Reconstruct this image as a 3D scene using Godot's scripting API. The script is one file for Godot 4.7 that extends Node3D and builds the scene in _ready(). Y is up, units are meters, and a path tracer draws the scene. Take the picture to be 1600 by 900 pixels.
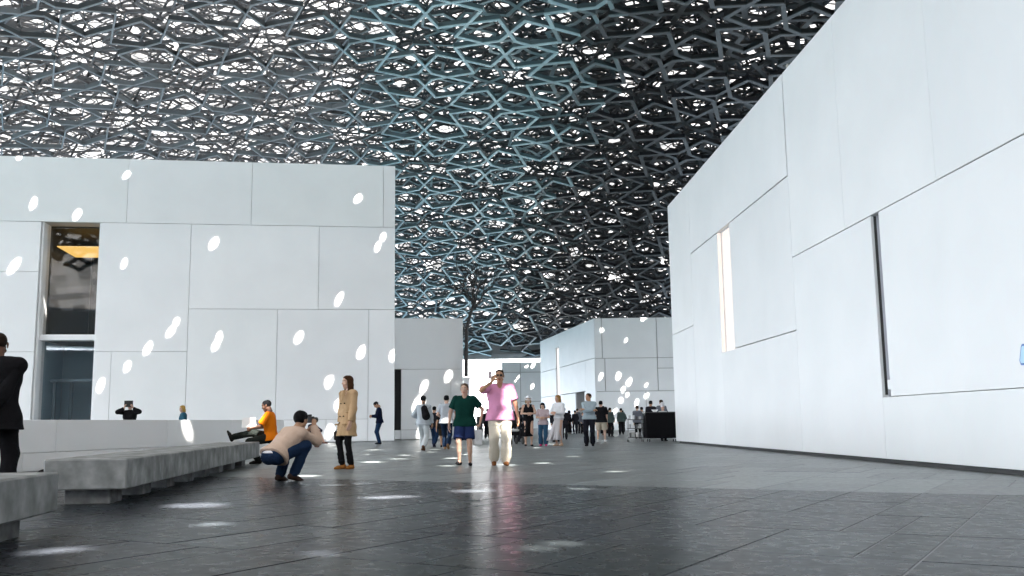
extends Node3D
# A plaza between white panelled buildings under a perforated lattice dome.

const SUN := Vector3(0.33, 0.78, 0.53)          # direction towards the sun
const DC := Vector3(-5.0, 0.0, -55.0)           # dome centre on plan
const DR := 88.0                                # dome radius on plan
const RIM := 10.3                               # height of the dome's rim
const RISE := 19.0
const SPH := (DR * DR + RISE * RISE) / (2.0 * RISE)
const YAW_G := deg_to_rad(31.0)                 # turn of the paving grid

var rng := RandomNumberGenerator.new()
var taken := {}
var M := {}

# ---------------------------------------------------------------- naming and tagging
func numbered(called: String) -> String:
	if not taken.has(called):
		taken[called] = 0
		return called
	taken[called] += 1
	return "%s_%03d" % [called, taken[called]]

func tag(o: Node, label: String, category: String, group := "") -> void:
	o.set_meta("label", label)
	o.set_meta("category", category)
	if group != "":
		o.set_meta("group", group)

func thing(called: String, label: String, category: String, at := Vector3.ZERO, turn := 0.0, group := "") -> Node3D:
	var o := Node3D.new()
	o.name = numbered(called)
	add_child(o)
	o.position = at
	o.rotation.y = turn
	tag(o, label, category, group)
	return o

func put(called: String, mesh: Mesh, mat: Material, parent: Node, xf := Transform3D()) -> MeshInstance3D:
	var o := MeshInstance3D.new()
	o.name = called
	o.mesh = mesh
	if mat:
		o.material_override = mat
	o.transform = xf
	parent.add_child(o, true)
	return o

func structure(o: Node) -> void:
	o.set_meta("kind", "structure")

# ---------------------------------------------------------------- mesh building
class Build:
	var v := PackedVector3Array()
	var n := PackedVector3Array()
	var c := PackedColorArray()
	var i := PackedInt32Array()
	var col := Color(1, 1, 1)
	func quad(a: Vector3, b: Vector3, c2: Vector3, d: Vector3, out: Vector3) -> void:
		var nn := (b - a).cross(c2 - a).normalized()
		var k := v.size()
		v.append_array([a, b, c2, d])
		if nn.dot(out) < 0.0:
			nn = -nn
			i.append_array([k, k + 1, k + 2, k, k + 2, k + 3])
		else:
			i.append_array([k, k + 2, k + 1, k, k + 3, k + 2])
		n.append_array([nn, nn, nn, nn])
		c.append_array([col, col, col, col])
	func box(lo: Vector3, hi: Vector3, xf := Transform3D(), bevel := 0.0, skip_bottom := false) -> void:
		var p := []
		for s in 8:
			p.append(xf * Vector3(hi.x if s & 1 else lo.x, hi.y if s & 2 else lo.y, hi.z if s & 4 else lo.z))
		var m: Vector3 = xf * ((lo + hi) / 2.0)
		var fs := [[0, 1, 3, 2], [4, 5, 7, 6], [0, 1, 5, 4], [2, 3, 7, 6], [0, 2, 6, 4], [1, 3, 7, 5]]
		if bevel <= 0.0:
			for f in fs:
				if skip_bottom and f == fs[2]:
					continue
				quad(p[f[0]], p[f[1]], p[f[2]], p[f[3]], (p[f[0]] + p[f[2]]) / 2.0 - m)
			return
		# chamfered box: three inset copies of every corner
		var q := []
		for s in 8:
			var x := hi.x if s & 1 else lo.x
			var y := hi.y if s & 2 else lo.y
			var z := hi.z if s & 4 else lo.z
			var ix := x + (-bevel if s & 1 else bevel)
			var iy := y + (-bevel if s & 2 else bevel)
			var iz := z + (-bevel if s & 4 else bevel)
			q.append([xf * Vector3(x, iy, iz), xf * Vector3(ix, y, iz), xf * Vector3(ix, iy, z)])
		var ax := [2, 2, 1, 1, 0, 0]
		for k in 6:
			var f: Array = fs[k]
			var a: int = ax[k]
			quad(q[f[0]][a], q[f[1]][a], q[f[2]][a], q[f[3]][a], (p[f[0]] + p[f[2]]) / 2.0 - m)
		for e in [[0, 1], [2, 3], [4, 5], [6, 7]]:
			quad(q[e[0]][1], q[e[1]][1], q[e[1]][2], q[e[0]][2], (p[e[0]] + p[e[1]]) / 2.0 - m)
		for e in [[0, 2], [1, 3], [4, 6], [5, 7]]:
			quad(q[e[0]][0], q[e[1]][0], q[e[1]][2], q[e[0]][2], (p[e[0]] + p[e[1]]) / 2.0 - m)
		for e in [[0, 4], [1, 5], [2, 6], [3, 7]]:
			quad(q[e[0]][0], q[e[1]][0], q[e[1]][1], q[e[0]][1], (p[e[0]] + p[e[1]]) / 2.0 - m)
		for s in 8:
			tri(q[s][0], q[s][1], q[s][2], p[s] - m)
	func tri(a: Vector3, b: Vector3, d: Vector3, out: Vector3) -> void:
		var nn := (b - a).cross(d - a).normalized()
		var k := v.size()
		v.append_array([a, b, d])
		if nn.dot(out) < 0.0:
			nn = -nn
			i.append_array([k, k + 1, k + 2])
		else:
			i.append_array([k, k + 2, k + 1])
		n.append_array([nn, nn, nn])
		c.append_array([col, col, col])
	func tube(a: Vector3, b: Vector3, ra: float, rb: float, sides := 8, caps := true) -> void:
		var d := (b - a).normalized()
		var u := d.cross(Vector3.UP if absf(d.y) < 0.9 else Vector3.RIGHT).normalized()
		var w := d.cross(u)
		var k := v.size()
		for s in sides:
			var an := TAU * s / sides
			var o := u * cos(an) + w * sin(an)
			v.append(a + o * ra)
			v.append(b + o * rb)
			n.append(o)
			n.append(o)
			c.append(col)
			c.append(col)
		for s in sides:
			var t := (s + 1) % sides
			i.append_array([k + 2 * s, k + 2 * s + 1, k + 2 * t + 1, k + 2 * s, k + 2 * t + 1, k + 2 * t])
		if caps:
			for e in 2:
				var kk := v.size()
				v.append(b if e else a)
				n.append(d if e else -d)
				c.append(col)
				for s in sides:
					v.append(v[k + 2 * s + e])
					n.append(d if e else -d)
					c.append(col)
				for s in sides:
					i.append_array([kk, kk + 1 + s, kk + 1 + (s + 1) % sides])
	func mesh(colors := false) -> ArrayMesh:
		var arr := []
		arr.resize(Mesh.ARRAY_MAX)
		arr[Mesh.ARRAY_VERTEX] = v
		arr[Mesh.ARRAY_NORMAL] = n
		if colors:
			arr[Mesh.ARRAY_COLOR] = c
		arr[Mesh.ARRAY_INDEX] = i
		var m := ArrayMesh.new()
		m.add_surface_from_arrays(Mesh.PRIMITIVE_TRIANGLES, arr)
		return m

func box_mesh(lo: Vector3, hi: Vector3, bevel := 0.0) -> ArrayMesh:
	var b := Build.new()
	b.box(lo, hi, Transform3D(), bevel)
	return b.mesh()

# ---------------------------------------------------------------- materials
func lin(r: float, g := -1.0, b := -1.0) -> Color:
	if g < 0.0:
		g = r
		b = r
	return Color(r, g, b).linear_to_srgb()

func noise_tex(freq: float, oct: int, lo: Color, hi: Color, seed_: int, size := 512, kind := FastNoiseLite.TYPE_SIMPLEX_SMOOTH, stretch := 1.0) -> ImageTexture:
	var f := FastNoiseLite.new()
	f.seed = seed_
	f.noise_type = kind
	f.frequency = freq
	f.fractal_octaves = oct
	var g := f.get_seamless_image(size, size)
	var im := Image.create(size, size, false, Image.FORMAT_RGB8)
	for y in size:
		for x in size:
			var t := g.get_pixel(x, int(y * stretch) % size if stretch != 1.0 else y).r
			im.set_pixel(x, y, lo.lerp(hi, t))
	im.generate_mipmaps()
	return ImageTexture.create_from_image(im)

func plain(col: Color, rough := 0.7, metal := 0.0, spec := 0.5) -> StandardMaterial3D:
	var m := StandardMaterial3D.new()
	m.albedo_color = col
	m.roughness = rough
	m.metallic = metal
	m.metallic_specular = spec
	return m

func grained(col: Color, tex: Texture2D, scale: float, rough := 0.7, spec := 0.5, world := true) -> StandardMaterial3D:
	var m := plain(col, rough, 0.0, spec)
	m.albedo_texture = tex
	m.uv1_triplanar = true
	m.uv1_world_triplanar = world
	m.uv1_scale = Vector3.ONE * scale
	return m

func make_materials() -> void:
	var soft := noise_tex(0.006, 4, Color(0.972, 0.975, 0.976), Color(1, 1, 1), 3)
	var streak := noise_tex(0.012, 5, Color(0.58, 0.59, 0.59), Color(1, 1, 1), 8)
	var fine := noise_tex(0.05, 4, Color(0.72, 0.72, 0.72), Color(1, 1, 1), 21)
	var cloth := noise_tex(0.09, 3, Color(0.86, 0.86, 0.86), Color(1, 1, 1), 33, 256)
	M.cloth_tex = cloth
	var folds := FastNoiseLite.new()
	folds.seed = 41
	folds.frequency = 0.014
	folds.fractal_octaves = 4
	folds.domain_warp_enabled = true
	folds.domain_warp_amplitude = 40.0
	var fim := folds.get_seamless_image(256, 256)
	fim.convert(Image.FORMAT_RGBA8)
	fim.bump_map_to_normal_map(14.0)
	M.cloth_folds = ImageTexture.create_from_image(fim)
	M.panel = grained(lin(0.82, 0.83, 0.84), soft, 0.11, 0.62, 0.35)
	M.panel_tones = [M.panel]
	for tone in [[0.795, 0.805, 0.815], [0.835, 0.843, 0.85], [0.81, 0.825, 0.83]]:
		M.panel_tones.append(grained(lin(tone[0], tone[1], tone[2]), soft, 0.11, 0.62, 0.35))
	M.core = plain(lin(0.45), 0.9)
	M.slot_shade = plain(lin(0.05), 0.9)  # for dark strips that paint shade in the wall slot
	M.plinth = plain(lin(0.08), 0.8)
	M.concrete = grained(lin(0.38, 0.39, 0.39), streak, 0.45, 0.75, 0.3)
	var form := noise_tex(0.03, 4, Color(0.5, 0.5, 0.5), Color(1, 1, 1), 12, 256)
	M.concrete.detail_enabled = false
	M.concrete.heightmap_enabled = false
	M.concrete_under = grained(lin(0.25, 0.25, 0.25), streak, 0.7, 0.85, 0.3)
	M.slab = grained(lin(1, 1, 1), fine, 0.6, 0.40, 0.32)
	M.slab.vertex_color_use_as_albedo = true
	M.slab.roughness_texture = noise_tex(0.02, 4, Color(0.75, 0.75, 0.75), Color(1, 1, 1), 5, 512)
	M.slab.roughness_texture_channel = BaseMaterial3D.TEXTURE_CHANNEL_RED
	M.slab_dark = M.slab.duplicate()
	M.slab_dark.metallic_specular = 0.15
	M.slab_dark.roughness = 0.33
	M.mortar = plain(lin(0.30, 0.31, 0.32), 0.9, 0.0, 0.2)
	M.ground = plain(lin(0.25, 0.23, 0.2), 0.95)
	M.water = plain(lin(0.06, 0.20, 0.23), 0.12, 0.0, 0.5)
	M.strut = plain(Color(1, 1, 1), 0.38, 0.35)
	M.strut.vertex_color_use_as_albedo = true
	M.strut_fine = plain(lin(0.30, 0.32, 0.33), 0.4, 0.7)
	M.skin = plain(lin(0.90, 0.85, 0.80), 0.6)  # added translucent roof skin that spreads sunlight as soft fill
	M.skin.vertex_color_use_as_albedo = true
	M.skin.backlight_enabled = true
	M.skin.backlight = Color(0.5, 0.5, 0.5)
	M.glass_dark = plain(Color(0.2, 0.26, 0.30, 0.05), 0.02)
	M.glass_dark.transparency = BaseMaterial3D.TRANSPARENCY_ALPHA
	M.black = plain(lin(0.012), 0.6)
	M.steel = plain(lin(0.5), 0.3, 1.0)
	M.bark = plain(lin(0.025, 0.023, 0.022), 0.6)
	M.pipe_dark = plain(lin(0.12), 0.4, 0.8)
	M.flesh = plain(Color(1, 1, 1), 0.55, 0.0, 0.4)
	M.flesh.vertex_color_use_as_albedo = true
	M.flesh.subsurf_scatter_enabled = true
	M.flesh.subsurf_scatter_strength = 0.08
	M.room_dark = plain(lin(0.008), 0.7)
	M.room_box = plain(lin(0.05, 0.033, 0.025), 0.6)
	M.room_blue = plain(lin(0.20, 0.30, 0.35), 0.6)
	M.room_steel = plain(lin(0.09, 0.14, 0.165), 0.5)
	M.slot_grey = plain(lin(0.20, 0.21, 0.24), 0.6)
	M.pipe = plain(lin(0.62, 0.63, 0.68), 0.35)
	M.lamp_warm = glow(Color(1.0, 0.80, 0.42), 0.052)
	M.glow_cream = glow(Color(1.0, 0.92, 0.87), 0.038)
	M.glow_cream_dim = glow(Color(1.0, 0.97, 0.95), 0.04)

func glow(col: Color, e: float) -> StandardMaterial3D:
	var m := plain(lin(0.4), 0.8)
	m.emission_enabled = true
	m.emission = col
	m.emission_energy_multiplier = e
	return m

# ---------------------------------------------------------------- scene
func _ready() -> void:
	rng.seed = 7
	# camera: eye 0.77 m above the paving
	var cam := Camera3D.new()
	cam.name = "camera"
	var pit := 0.141188
	var rol := -0.013781
	var u := Vector3(0, cos(pit), sin(pit))
	var b := Vector3(0, -sin(pit), cos(pit))
	var r := Vector3.RIGHT
	cam.transform = Transform3D(Basis(r * cos(rol) + u * sin(rol), u * cos(rol) - r * sin(rol), b), Vector3(0, 0.77, 0))
	cam.fov = rad_to_deg(2.0 * atan(450.0 / 1490.27))
	cam.near = 0.05
	cam.far = 6000.0
	add_child(cam)
	cam.current = true
	# sky, exposure
	var env := Environment.new()
	env.background_mode = Environment.BG_SKY
	var sky := Sky.new()
	var sm := ProceduralSkyMaterial.new()
	sm.sky_top_color = Color(0.55, 0.63, 0.74)
	sm.sky_horizon_color = Color(0.86, 0.89, 0.92)
	sm.sky_curve = 0.18
	sm.ground_horizon_color = Color(0.72, 0.78, 0.82)
	sm.ground_bottom_color = Color(0.4, 0.42, 0.42)
	sm.sun_angle_max = 20.0
	sky.sky_material = sm
	env.sky = sky
	env.background_energy_multiplier = 1.0
	env.tonemap_mode = Environment.TONE_MAPPER_LINEAR
	env.tonemap_exposure = 21.0
	env.sdfgi_enabled = true
	env.ssao_enabled = true
	env.ssil_enabled = true
	var we := WorldEnvironment.new()
	we.name = "world_environment"
	we.environment = env
	add_child(we)
	# sun
	var sun := DirectionalLight3D.new()
	sun.name = "sun"
	sun.light_energy = 1.4
	sun.light_color = Color(1.0, 0.975, 0.94)
	sun.light_angular_distance = 0.45
	sun.shadow_enabled = true
	add_child(sun)
	sun.look_at_from_position(SUN * 100.0, Vector3.ZERO)

	make_materials()
	build_ground()
	build_dome()
	build_left_building()
	build_middle_building()
	build_right_building()
	build_far_building()
	build_back_building()
	build_parapet()
	build_benches()
	build_tree()
	build_things()
	build_people()

# ---------------------------------------------------------------- the dome
func shell(x: float, z: float, off: float) -> Vector3:
	var d := Vector2(x - DC.x, z - DC.z)
	var y0 := RIM + RISE - SPH
	var rr := SPH + off
	var up := Vector3(d.x, sqrt(maxf(SPH * SPH - d.length_squared(), 1.0)), d.y) / SPH
	return Vector3(DC.x, y0, DC.z) + up * rr

func shell_up(p: Vector3) -> Vector3:
	return (p - Vector3(DC.x, RIM + RISE - SPH, DC.z)).normalized()

func to_shell(p: Vector3, off: float) -> Vector3:    # where the ray from p towards the sun meets the shell
	var c := p - Vector3(DC.x, RIM + RISE - SPH, DC.z)
	var s := SUN.normalized()
	var bq := c.dot(s)
	var rr := SPH + off
	var disc := bq * bq - (c.length_squared() - rr * rr)
	return p + s * (-bq + sqrt(maxf(disc, 0.0)))

func plan(p: Vector3, off: float) -> Vector2:      # the plan coordinates that shell() turns into p
	return Vector2(DC.x, DC.z) + Vector2(p.x - DC.x, p.z - DC.z) * SPH / (SPH + off)

func star_pattern(w: float, theta: float, turn: float, shift: Vector2, keep: Callable) -> Array:
	# interlaced star lattice over octagons and squares: from the middle of each edge two lines run into the tile and meet their neighbours
	var segs := []
	var half := w / 2.0
	var e := w * (sqrt(2.0) - 1.0) / 2.0
	var oct := [Vector2(e, half), Vector2(half, e), Vector2(half, -e), Vector2(e, -half), Vector2(-e, -half), Vector2(-half, -e), Vector2(-half, e), Vector2(-e, half)]
	var sq := [Vector2(half, e), Vector2(w - e, half), Vector2(half, w - e), Vector2(e, half)]
	sq = [Vector2(e, half), Vector2(half, w - half + (half - e)), Vector2(w - e, half), Vector2(half, e)]
	var tiles := [oct, sq]
	var base := []
	for t in tiles:
		var k: int = t.size()
		var mid := Vector2.ZERO
		for p in t:
			mid += p
		mid /= k
		for j in k:
			var a: Vector2 = t[j]
			var b2: Vector2 = t[(j + 1) % k]
			var d2: Vector2 = t[(j + 2) % k]
			var m1 := (a + b2) / 2.0
			var m2 := (b2 + d2) / 2.0
			var e1 := (b2 - a).normalized()
			var inn := Vector2(-e1.y, e1.x)
			if inn.dot(mid - m1) < 0.0:
				inn = -inn
			var ray := e1 * cos(theta) + inn * sin(theta)
			# meets the bisector through b2 and the middle
			var bis := (mid - b2).normalized()
			var hit = Geometry2D.line_intersects_line(m1, ray, b2, bis)
			if hit == null:
				continue
			base.append([m1, hit])
			base.append([hit, m2])
	var reach := DR + w
	var cnt := int(reach / w) + 1
	var cs := cos(turn)
	var sn := sin(turn)
	for ix in range(-cnt, cnt + 1):
		for iz in range(-cnt, cnt + 1):
			var o := Vector2(ix * w, iz * w) + shift
			var oc := Vector2(o.x * cs - o.y * sn, o.x * sn + o.y * cs)
			if oc.length() > reach:
				continue
			var ow := oc + Vector2(DC.x, DC.z)
			if not keep.call(ow):
				continue
			for s in base:
				var p: Vector2 = s[0] + o
				var q: Vector2 = s[1] + o
				p = Vector2(p.x * cs - p.y * sn, p.x * sn + p.y * cs)
				q = Vector2(q.x * cs - q.y * sn, q.x * sn + q.y * cs)
				if p.length() > DR - 0.5 or q.length() > DR - 0.5:
					continue
				segs.append([p + Vector2(DC.x, DC.z), q + Vector2(DC.x, DC.z)])
	return segs

func in_view(p: Vector2) -> bool:
	return p.y < -28.0 and absf(p.x - 2.0) < 0.60 * -p.y + 10.0

func near_view(p: Vector2) -> bool:
	return p.y < 12.0 and absf(p.x) < 0.66 * absf(p.y) + 34.0

class Bars:
	var v := PackedVector3Array()
	var i := PackedInt32Array()
	var c := PackedColorArray()
	func add(a: Vector3, b: Vector3, up: Vector3, w: float, d: float, col: Color) -> void:
		var dir := (b - a).normalized()
		var s := dir.cross(up).normalized() * (w / 2.0)
		var h := s.cross(dir).normalized() * (d / 2.0)
		var k := v.size()
		v.append_array([a - s - h, a + s - h, a + s + h, a - s + h, b - s - h, b + s - h, b + s + h, b - s + h])
		c.append_array([col, col, col, col, col, col, col, col])
		i.append_array([k, k + 1, k + 5, k, k + 5, k + 4, k + 1, k + 2, k + 6, k + 1, k + 6, k + 5, k + 2, k + 3, k + 7, k + 2, k + 7, k + 6, k + 3, k, k + 4, k + 3, k + 4, k + 7])
	func mesh() -> ArrayMesh:
		var arr := []
		arr.resize(Mesh.ARRAY_MAX)
		arr[Mesh.ARRAY_VERTEX] = v
		arr[Mesh.ARRAY_COLOR] = c
		arr[Mesh.ARRAY_INDEX] = i
		var m := ArrayMesh.new()
		m.add_surface_from_arrays(Mesh.PRIMITIVE_TRIANGLES, arr)
		return m

# bar colour with light painted in: grey left, teal reflection band, shaded charcoal right
func light_band_at(m: Vector2) -> int:
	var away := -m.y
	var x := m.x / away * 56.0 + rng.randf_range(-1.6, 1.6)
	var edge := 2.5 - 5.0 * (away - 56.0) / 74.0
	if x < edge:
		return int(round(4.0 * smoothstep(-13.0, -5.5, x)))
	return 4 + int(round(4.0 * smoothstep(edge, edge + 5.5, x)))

# where sun patches are placed through added openings: points on the walls and the paving, with the radius of the opening
func sun_spots() -> Array:
	var out := []
	var lb := Vector3(-5.68, 0, -45.8)
	var ld := Vector3(cos(deg_to_rad(-8.65)), 0, sin(deg_to_rad(-8.65)))
	for q in [[16.45, 11.6, .36], [14.75, 11.0, .30], [12.75, 12.9, .26], [17.2, 8.6, .42], [8.35, 9.4, .32], [12.6, 8.1, .27], [1.8, 11.4, .42], [0.55, 10.25, .24], [0.6, 9.7, .22], [2.4, 6.95, .38], [9.85, 6.0, .38], [10.1, 5.6, .28], [11.6, 4.3, .26], [8.5, 4.35, .24], [8.4, 5.0, .2], [4.3, 5.0, .28], [13.1, 2.75, .36], [1.35, 4.4, .28], [0.25, 4.3, .25], [3.25, 2.6, .3], [17.6, 13.2, .25], [12.5, 3.5, .16], [2.75, 0.9, .42], [2.5, 1.6, .3], [15.6, 7.6, .2]]:
		out.append([lb - ld * q[0] + Vector3(0, q[1], 0), q[2] * rng.randf_range(0.72, 1.0)])
	for q in [[-4.6, 2.4, -50.2, .5], [-4.9, 1.7, -50.2, .55], [-5.0, 0.9, -50.2, .5], [-3.25, 2.75, -50.4, .34], [-3.8, 2.9, -50.4, .22],
			[9.3, 4.6, -84.2, .4], [10.3, 4.2, -84.2, .5], [9.7, 3.4, -84.2, .55], [10.2, 3.1, -84.2, .5], [9.3, 2.7, -84.2, .5], [11.2, 4.7, -84.2, .45], [11.5, 4.2, -84.2, .35], [10.6, 2.6, -84.2, .4], [11.5, 2.7, -84.2, .5], [9.2, 2.2, -84.2, .4], [10.0, 1.3, -84.2, .35], [10.6, 1.3, -84.2, .4], [9.2, 1.3, -84.2, .25], [11.5, 9.6, -84.2, .4], [8.2, 9.3, -84.2, .3], [10.2, 8.2, -84.2, .18], [7.5, 4.6, -84.2, .3],
			[1.5, 7.9, -125.0, .5], [0.9, 7.1, -125.0, .3], [0.4, 6.0, -125.0, .6], [1.3, 5.8, -125.0, .3], [2.1, 5.4, -125.0, .4], [2.6, 8.0, -125.0, .5],
			[-7.45, 0.5, -22.0, .26], [-5.5, 1.18, -20.7, .16], [-5.7, .95, -20.6, .25], [-.25, 1.2, -18.0, .24], [-.2, 1.25, -17.95, .8], [-.22, .55, -18.0, .42]]:
		out.append([Vector3(q[0], q[1], q[2]), q[3]])
	# on the paving: x, z, radius
	for q in [[-3.2, -9.55, .48], [-1.5, -10.1, .5], [-2.35, -8.1, .22], [-2.8, -6.25, .36], [-.62, -11.6, .4], [.95, -11.6, .24], [-.1, -6.0, .1], [.25, -6.1, .12], [-1.2, -6.2, .12], [-2.4, -12.6, .2], [-1.8, -13.0, .1], [-3.35, -15.0, .24], [-3.5, -20.5, .26], [-2.8, -22.5, .26], [-2.75, -24.8, .24], [-2.2, -27.6, .2], [-1.3, -22.5, .24], [-.3, -18.0, .26], [-1.0, -18.1, .26], [.3, -19.0, .16], [-.9, -25.0, .22], [-4.3, -26.0, .3], [-4.1, -30.5, .3], [-2.6, -30.5, .25], [-5.6, -33.0, .3], [-2.0, -33.0, .3], [-1.4, -36.0, .3], [.6, -30.6, .24], [1.6, -36.0, .28], [1.2, -43.0, .3], [-1.0, -45.0, .3], [-5.8, -42.0, .3], [-3.6, -41.0, .3], [-7.0, -38.5, .3], [2.0, -47.0, .3], [.2, -52.0, .3], [3.8, -50.0, .35], [5.8, -57.0, .4], [7.5, -60.0, .4], [3.5, -66.0, .4], [9.0, -66.0, .4], [0.0, -60.0, .4], [-1.0, -70.0, .5], [6.5, -74.0, .5], [1.7, -15.5, .14], [1.3, -22.0, .16]]:
		out.append([Vector3(q[0], 0.0, q[1]), q[2] * (1.0 if q[1] > -13.0 else 1.45)])
	return out

func build_dome() -> void:
	var dome := thing("lattice_dome", "vast shallow dome of layered grey metal star lattice over the whole plaza", "dome")
	var skin_off := 4.4
	# layers: offset, pattern size, angle, turn, bar width, bar depth, in view only
	var layers := [
		[0.0, 8.6, 66.0, 0.69, 0.20, 0.40, 0],
		[0.8, 6.4, 57.0, 0.86, 0.19, 0.26, 0],
		[1.6, 4.6, 66.0, 0.10, 0.12, 0.16, 0],
		[2.2, 3.6, 55.0, 0.41, 0.08, 0.10, 1],
		[3.0, 6.4, 50.0, 0.55, 0.19, 0.22, 0],
		[3.6, 3.8, 62.0, 0.70, 0.09, 0.10, 1],
		[4.1, 2.7, 58.0, 0.25, 0.05, 0.05, 1],
	]
	var segs := []
	for k in layers.size():
		var l: Array = layers[k]
		var keep: Callable = in_view if l[6] else near_view
		segs.append(star_pattern(l[1], deg_to_rad(l[2]), l[3], Vector2(k * 1.3, k * 0.7), keep))
	# openings in the added skin, aimed to drop sun patches on chosen spots, each moved a little to where the lowest layer leaves most room
	var grid := {}
	for s in segs[0]:
		var key := Vector2i(((s[0] + s[1]) / 4.0).floor())
		if not grid.has(key):
			grid[key] = []
		grid[key].append(s)
	var cell := 1.3
	var holes := {}
	var tubes := []
	for spot in sun_spots():
		var best := -1.0
		var at: Vector3 = spot[0]
		for t in 30:
			var an := t * 2.4
			var rad := 0.05 * sqrt(t)
			var q: Vector3 = spot[0] + Vector3(cos(an) * rad, 0.0, sin(an) * rad) * (1.0 if t else 0.0)
			var h := to_shell(q, 0.0)
			var far := 9.0
			var h2 := plan(h, 0.0)
			var kc := Vector2i((h2 / 2.0).floor())
			for ax in range(-1, 2):
				for az in range(-1, 2):
					for s in grid.get(kc + Vector2i(ax, az), []):
						far = minf(far, h2.distance_to(Geometry2D.get_closest_point_to_segment(h2, s[0], s[1])))
			if far > best + 0.02:
				best = far
				at = q
		var top3 := to_shell(at, skin_off)
		var top := plan(top3, skin_off)
		var cx := floori(top.x / cell)
		var cz := floori(top.y / cell)
		var r: float = minf(spot[1], 0.9) * 0.70
		var key2 := Vector2i(cx, cz)
		if holes.has(key2):
			var got: Array = holes[key2]
			got.append([top, r])
		else:
			holes[key2] = [[top, r]]
		tubes.append([at, r])
	# bars: the 300 of the lowest layer that show largest stand alone
	var order := []
	for s in segs[0]:
		var m: Vector2 = (s[0] + s[1]) / 2.0
		var p := shell(m.x, m.y, 0.0)
		var fx := absf(m.x + 0.0) / maxf(-m.y, 1.0)
		if m.y < -40.0 and fx < 0.56 and (p.y - 0.77) / Vector2(m.x, m.y).length() < 0.47:
			order.append([Vector2(m.x, m.y).length(), s])
	order.sort_custom(func(a, b2): return a[0] < b2[0])
	var single := {}
	for k in mini(300, order.size()):
		single[order[k][1]] = true
	# one bar: web painted dark as shaded side, flange pale as lit edge
	var ub := Build.new()
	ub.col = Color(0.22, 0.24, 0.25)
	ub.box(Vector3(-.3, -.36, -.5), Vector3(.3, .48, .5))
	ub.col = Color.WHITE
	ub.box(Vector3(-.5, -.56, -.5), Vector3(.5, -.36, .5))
	var unit := ub.mesh(true)
	var keys := [[Color(0.32, 0.325, 0.335), Color(0.14, 0.143, 0.15)], [Color(0.40, 0.56, 0.59), Color(0.045, 0.066, 0.072)], [Color(0.075, 0.08, 0.083), Color(0.035, 0.037, 0.04)]]  # second colour of each pair paints the upper layers as shaded interior
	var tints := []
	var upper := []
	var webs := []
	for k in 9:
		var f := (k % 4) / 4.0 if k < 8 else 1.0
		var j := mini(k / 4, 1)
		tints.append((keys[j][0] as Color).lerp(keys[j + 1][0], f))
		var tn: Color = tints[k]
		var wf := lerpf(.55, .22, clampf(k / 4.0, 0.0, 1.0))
		webs.append(Color(tn.r * wf, tn.g * wf * 1.06, tn.b * wf * 1.1))  # web darker than its flange, painting the shaded sides
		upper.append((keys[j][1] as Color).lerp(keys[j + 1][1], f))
	var light_mats := []
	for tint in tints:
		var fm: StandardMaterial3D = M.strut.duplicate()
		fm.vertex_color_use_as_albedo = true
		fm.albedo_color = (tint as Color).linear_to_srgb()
		light_mats.append(fm)
	var first := true
	for k in layers.size():
		var l: Array = layers[k]
		var bars := Bars.new()
		var near := {}
		for t in tubes:
			var h := plan(to_shell(t[0], l[0]), l[0])
			var kc := Vector2i((h / 2.0).floor())
			for ax in range(-1, 2):
				for az in range(-1, 2):
					var kk := kc + Vector2i(ax, az)
					if not near.has(kk):
						near[kk] = []
					near[kk].append([h, t[1]])
		for s in segs[k]:
			var p: Vector2 = s[0]
			var q: Vector2 = s[1]
			var m := (p + q) / 2.0
			if true:
				var cut := false
				for t in near.get(Vector2i((m / 2.0).floor()), []):
					if (t[0] as Vector2).distance_to(Geometry2D.get_closest_point_to_segment(t[0], p, q)) < t[1] * 0.7 + l[4] * (0.55 if k else 0.4):
						cut = true
						break
				if cut:  # bars left out so the aimed sunbeam passes
					continue
			var a := shell(p.x, p.y, l[0])
			var b2 := shell(q.x, q.y, l[0])
			var ext: Vector3 = (b2 - a).normalized() * l[4] * 0.35
			a -= ext
			b2 += ext
			var up := shell_up(a)
			var light_step := light_band_at(m)
			var wide: float = l[4] * ((0.46 if k else 0.55) + (1.65 if k else 1.1) * smoothstep(-19.0, 13.0, m.x / -m.y * 60.0))
			if k == 0 and single.has(s):
				var dir: Vector3 = b2 - a
				var sx := dir.normalized().cross(up).normalized()
				var hy := sx.cross(dir.normalized()).normalized()
				put("strut", unit, light_mats[light_step], dome, Transform3D(Basis(sx * wide, hy * l[5], dir), (a + b2) / 2.0))
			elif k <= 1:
				bars.add(a, b2, up, wide * 0.66, l[5] * 0.96, webs[light_step] if k == 0 else upper[light_step])
				bars.add(a - up * l[5] * 0.46, b2 - up * l[5] * 0.46, up, wide, l[5] * 0.16, tints[light_step] if k == 0 else (upper[light_step] as Color).lerp(tints[light_step], 0.6))
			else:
				bars.add(a, b2, up, wide, l[5], upper[light_step])
		var o := put("lattice_layer", bars.mesh(), M.strut, dome)
		o.set_meta("kind", "stuff")
	# the space frame between the lower and the upper layers
	var web := Bars.new()
	var step := 5.2
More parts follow.
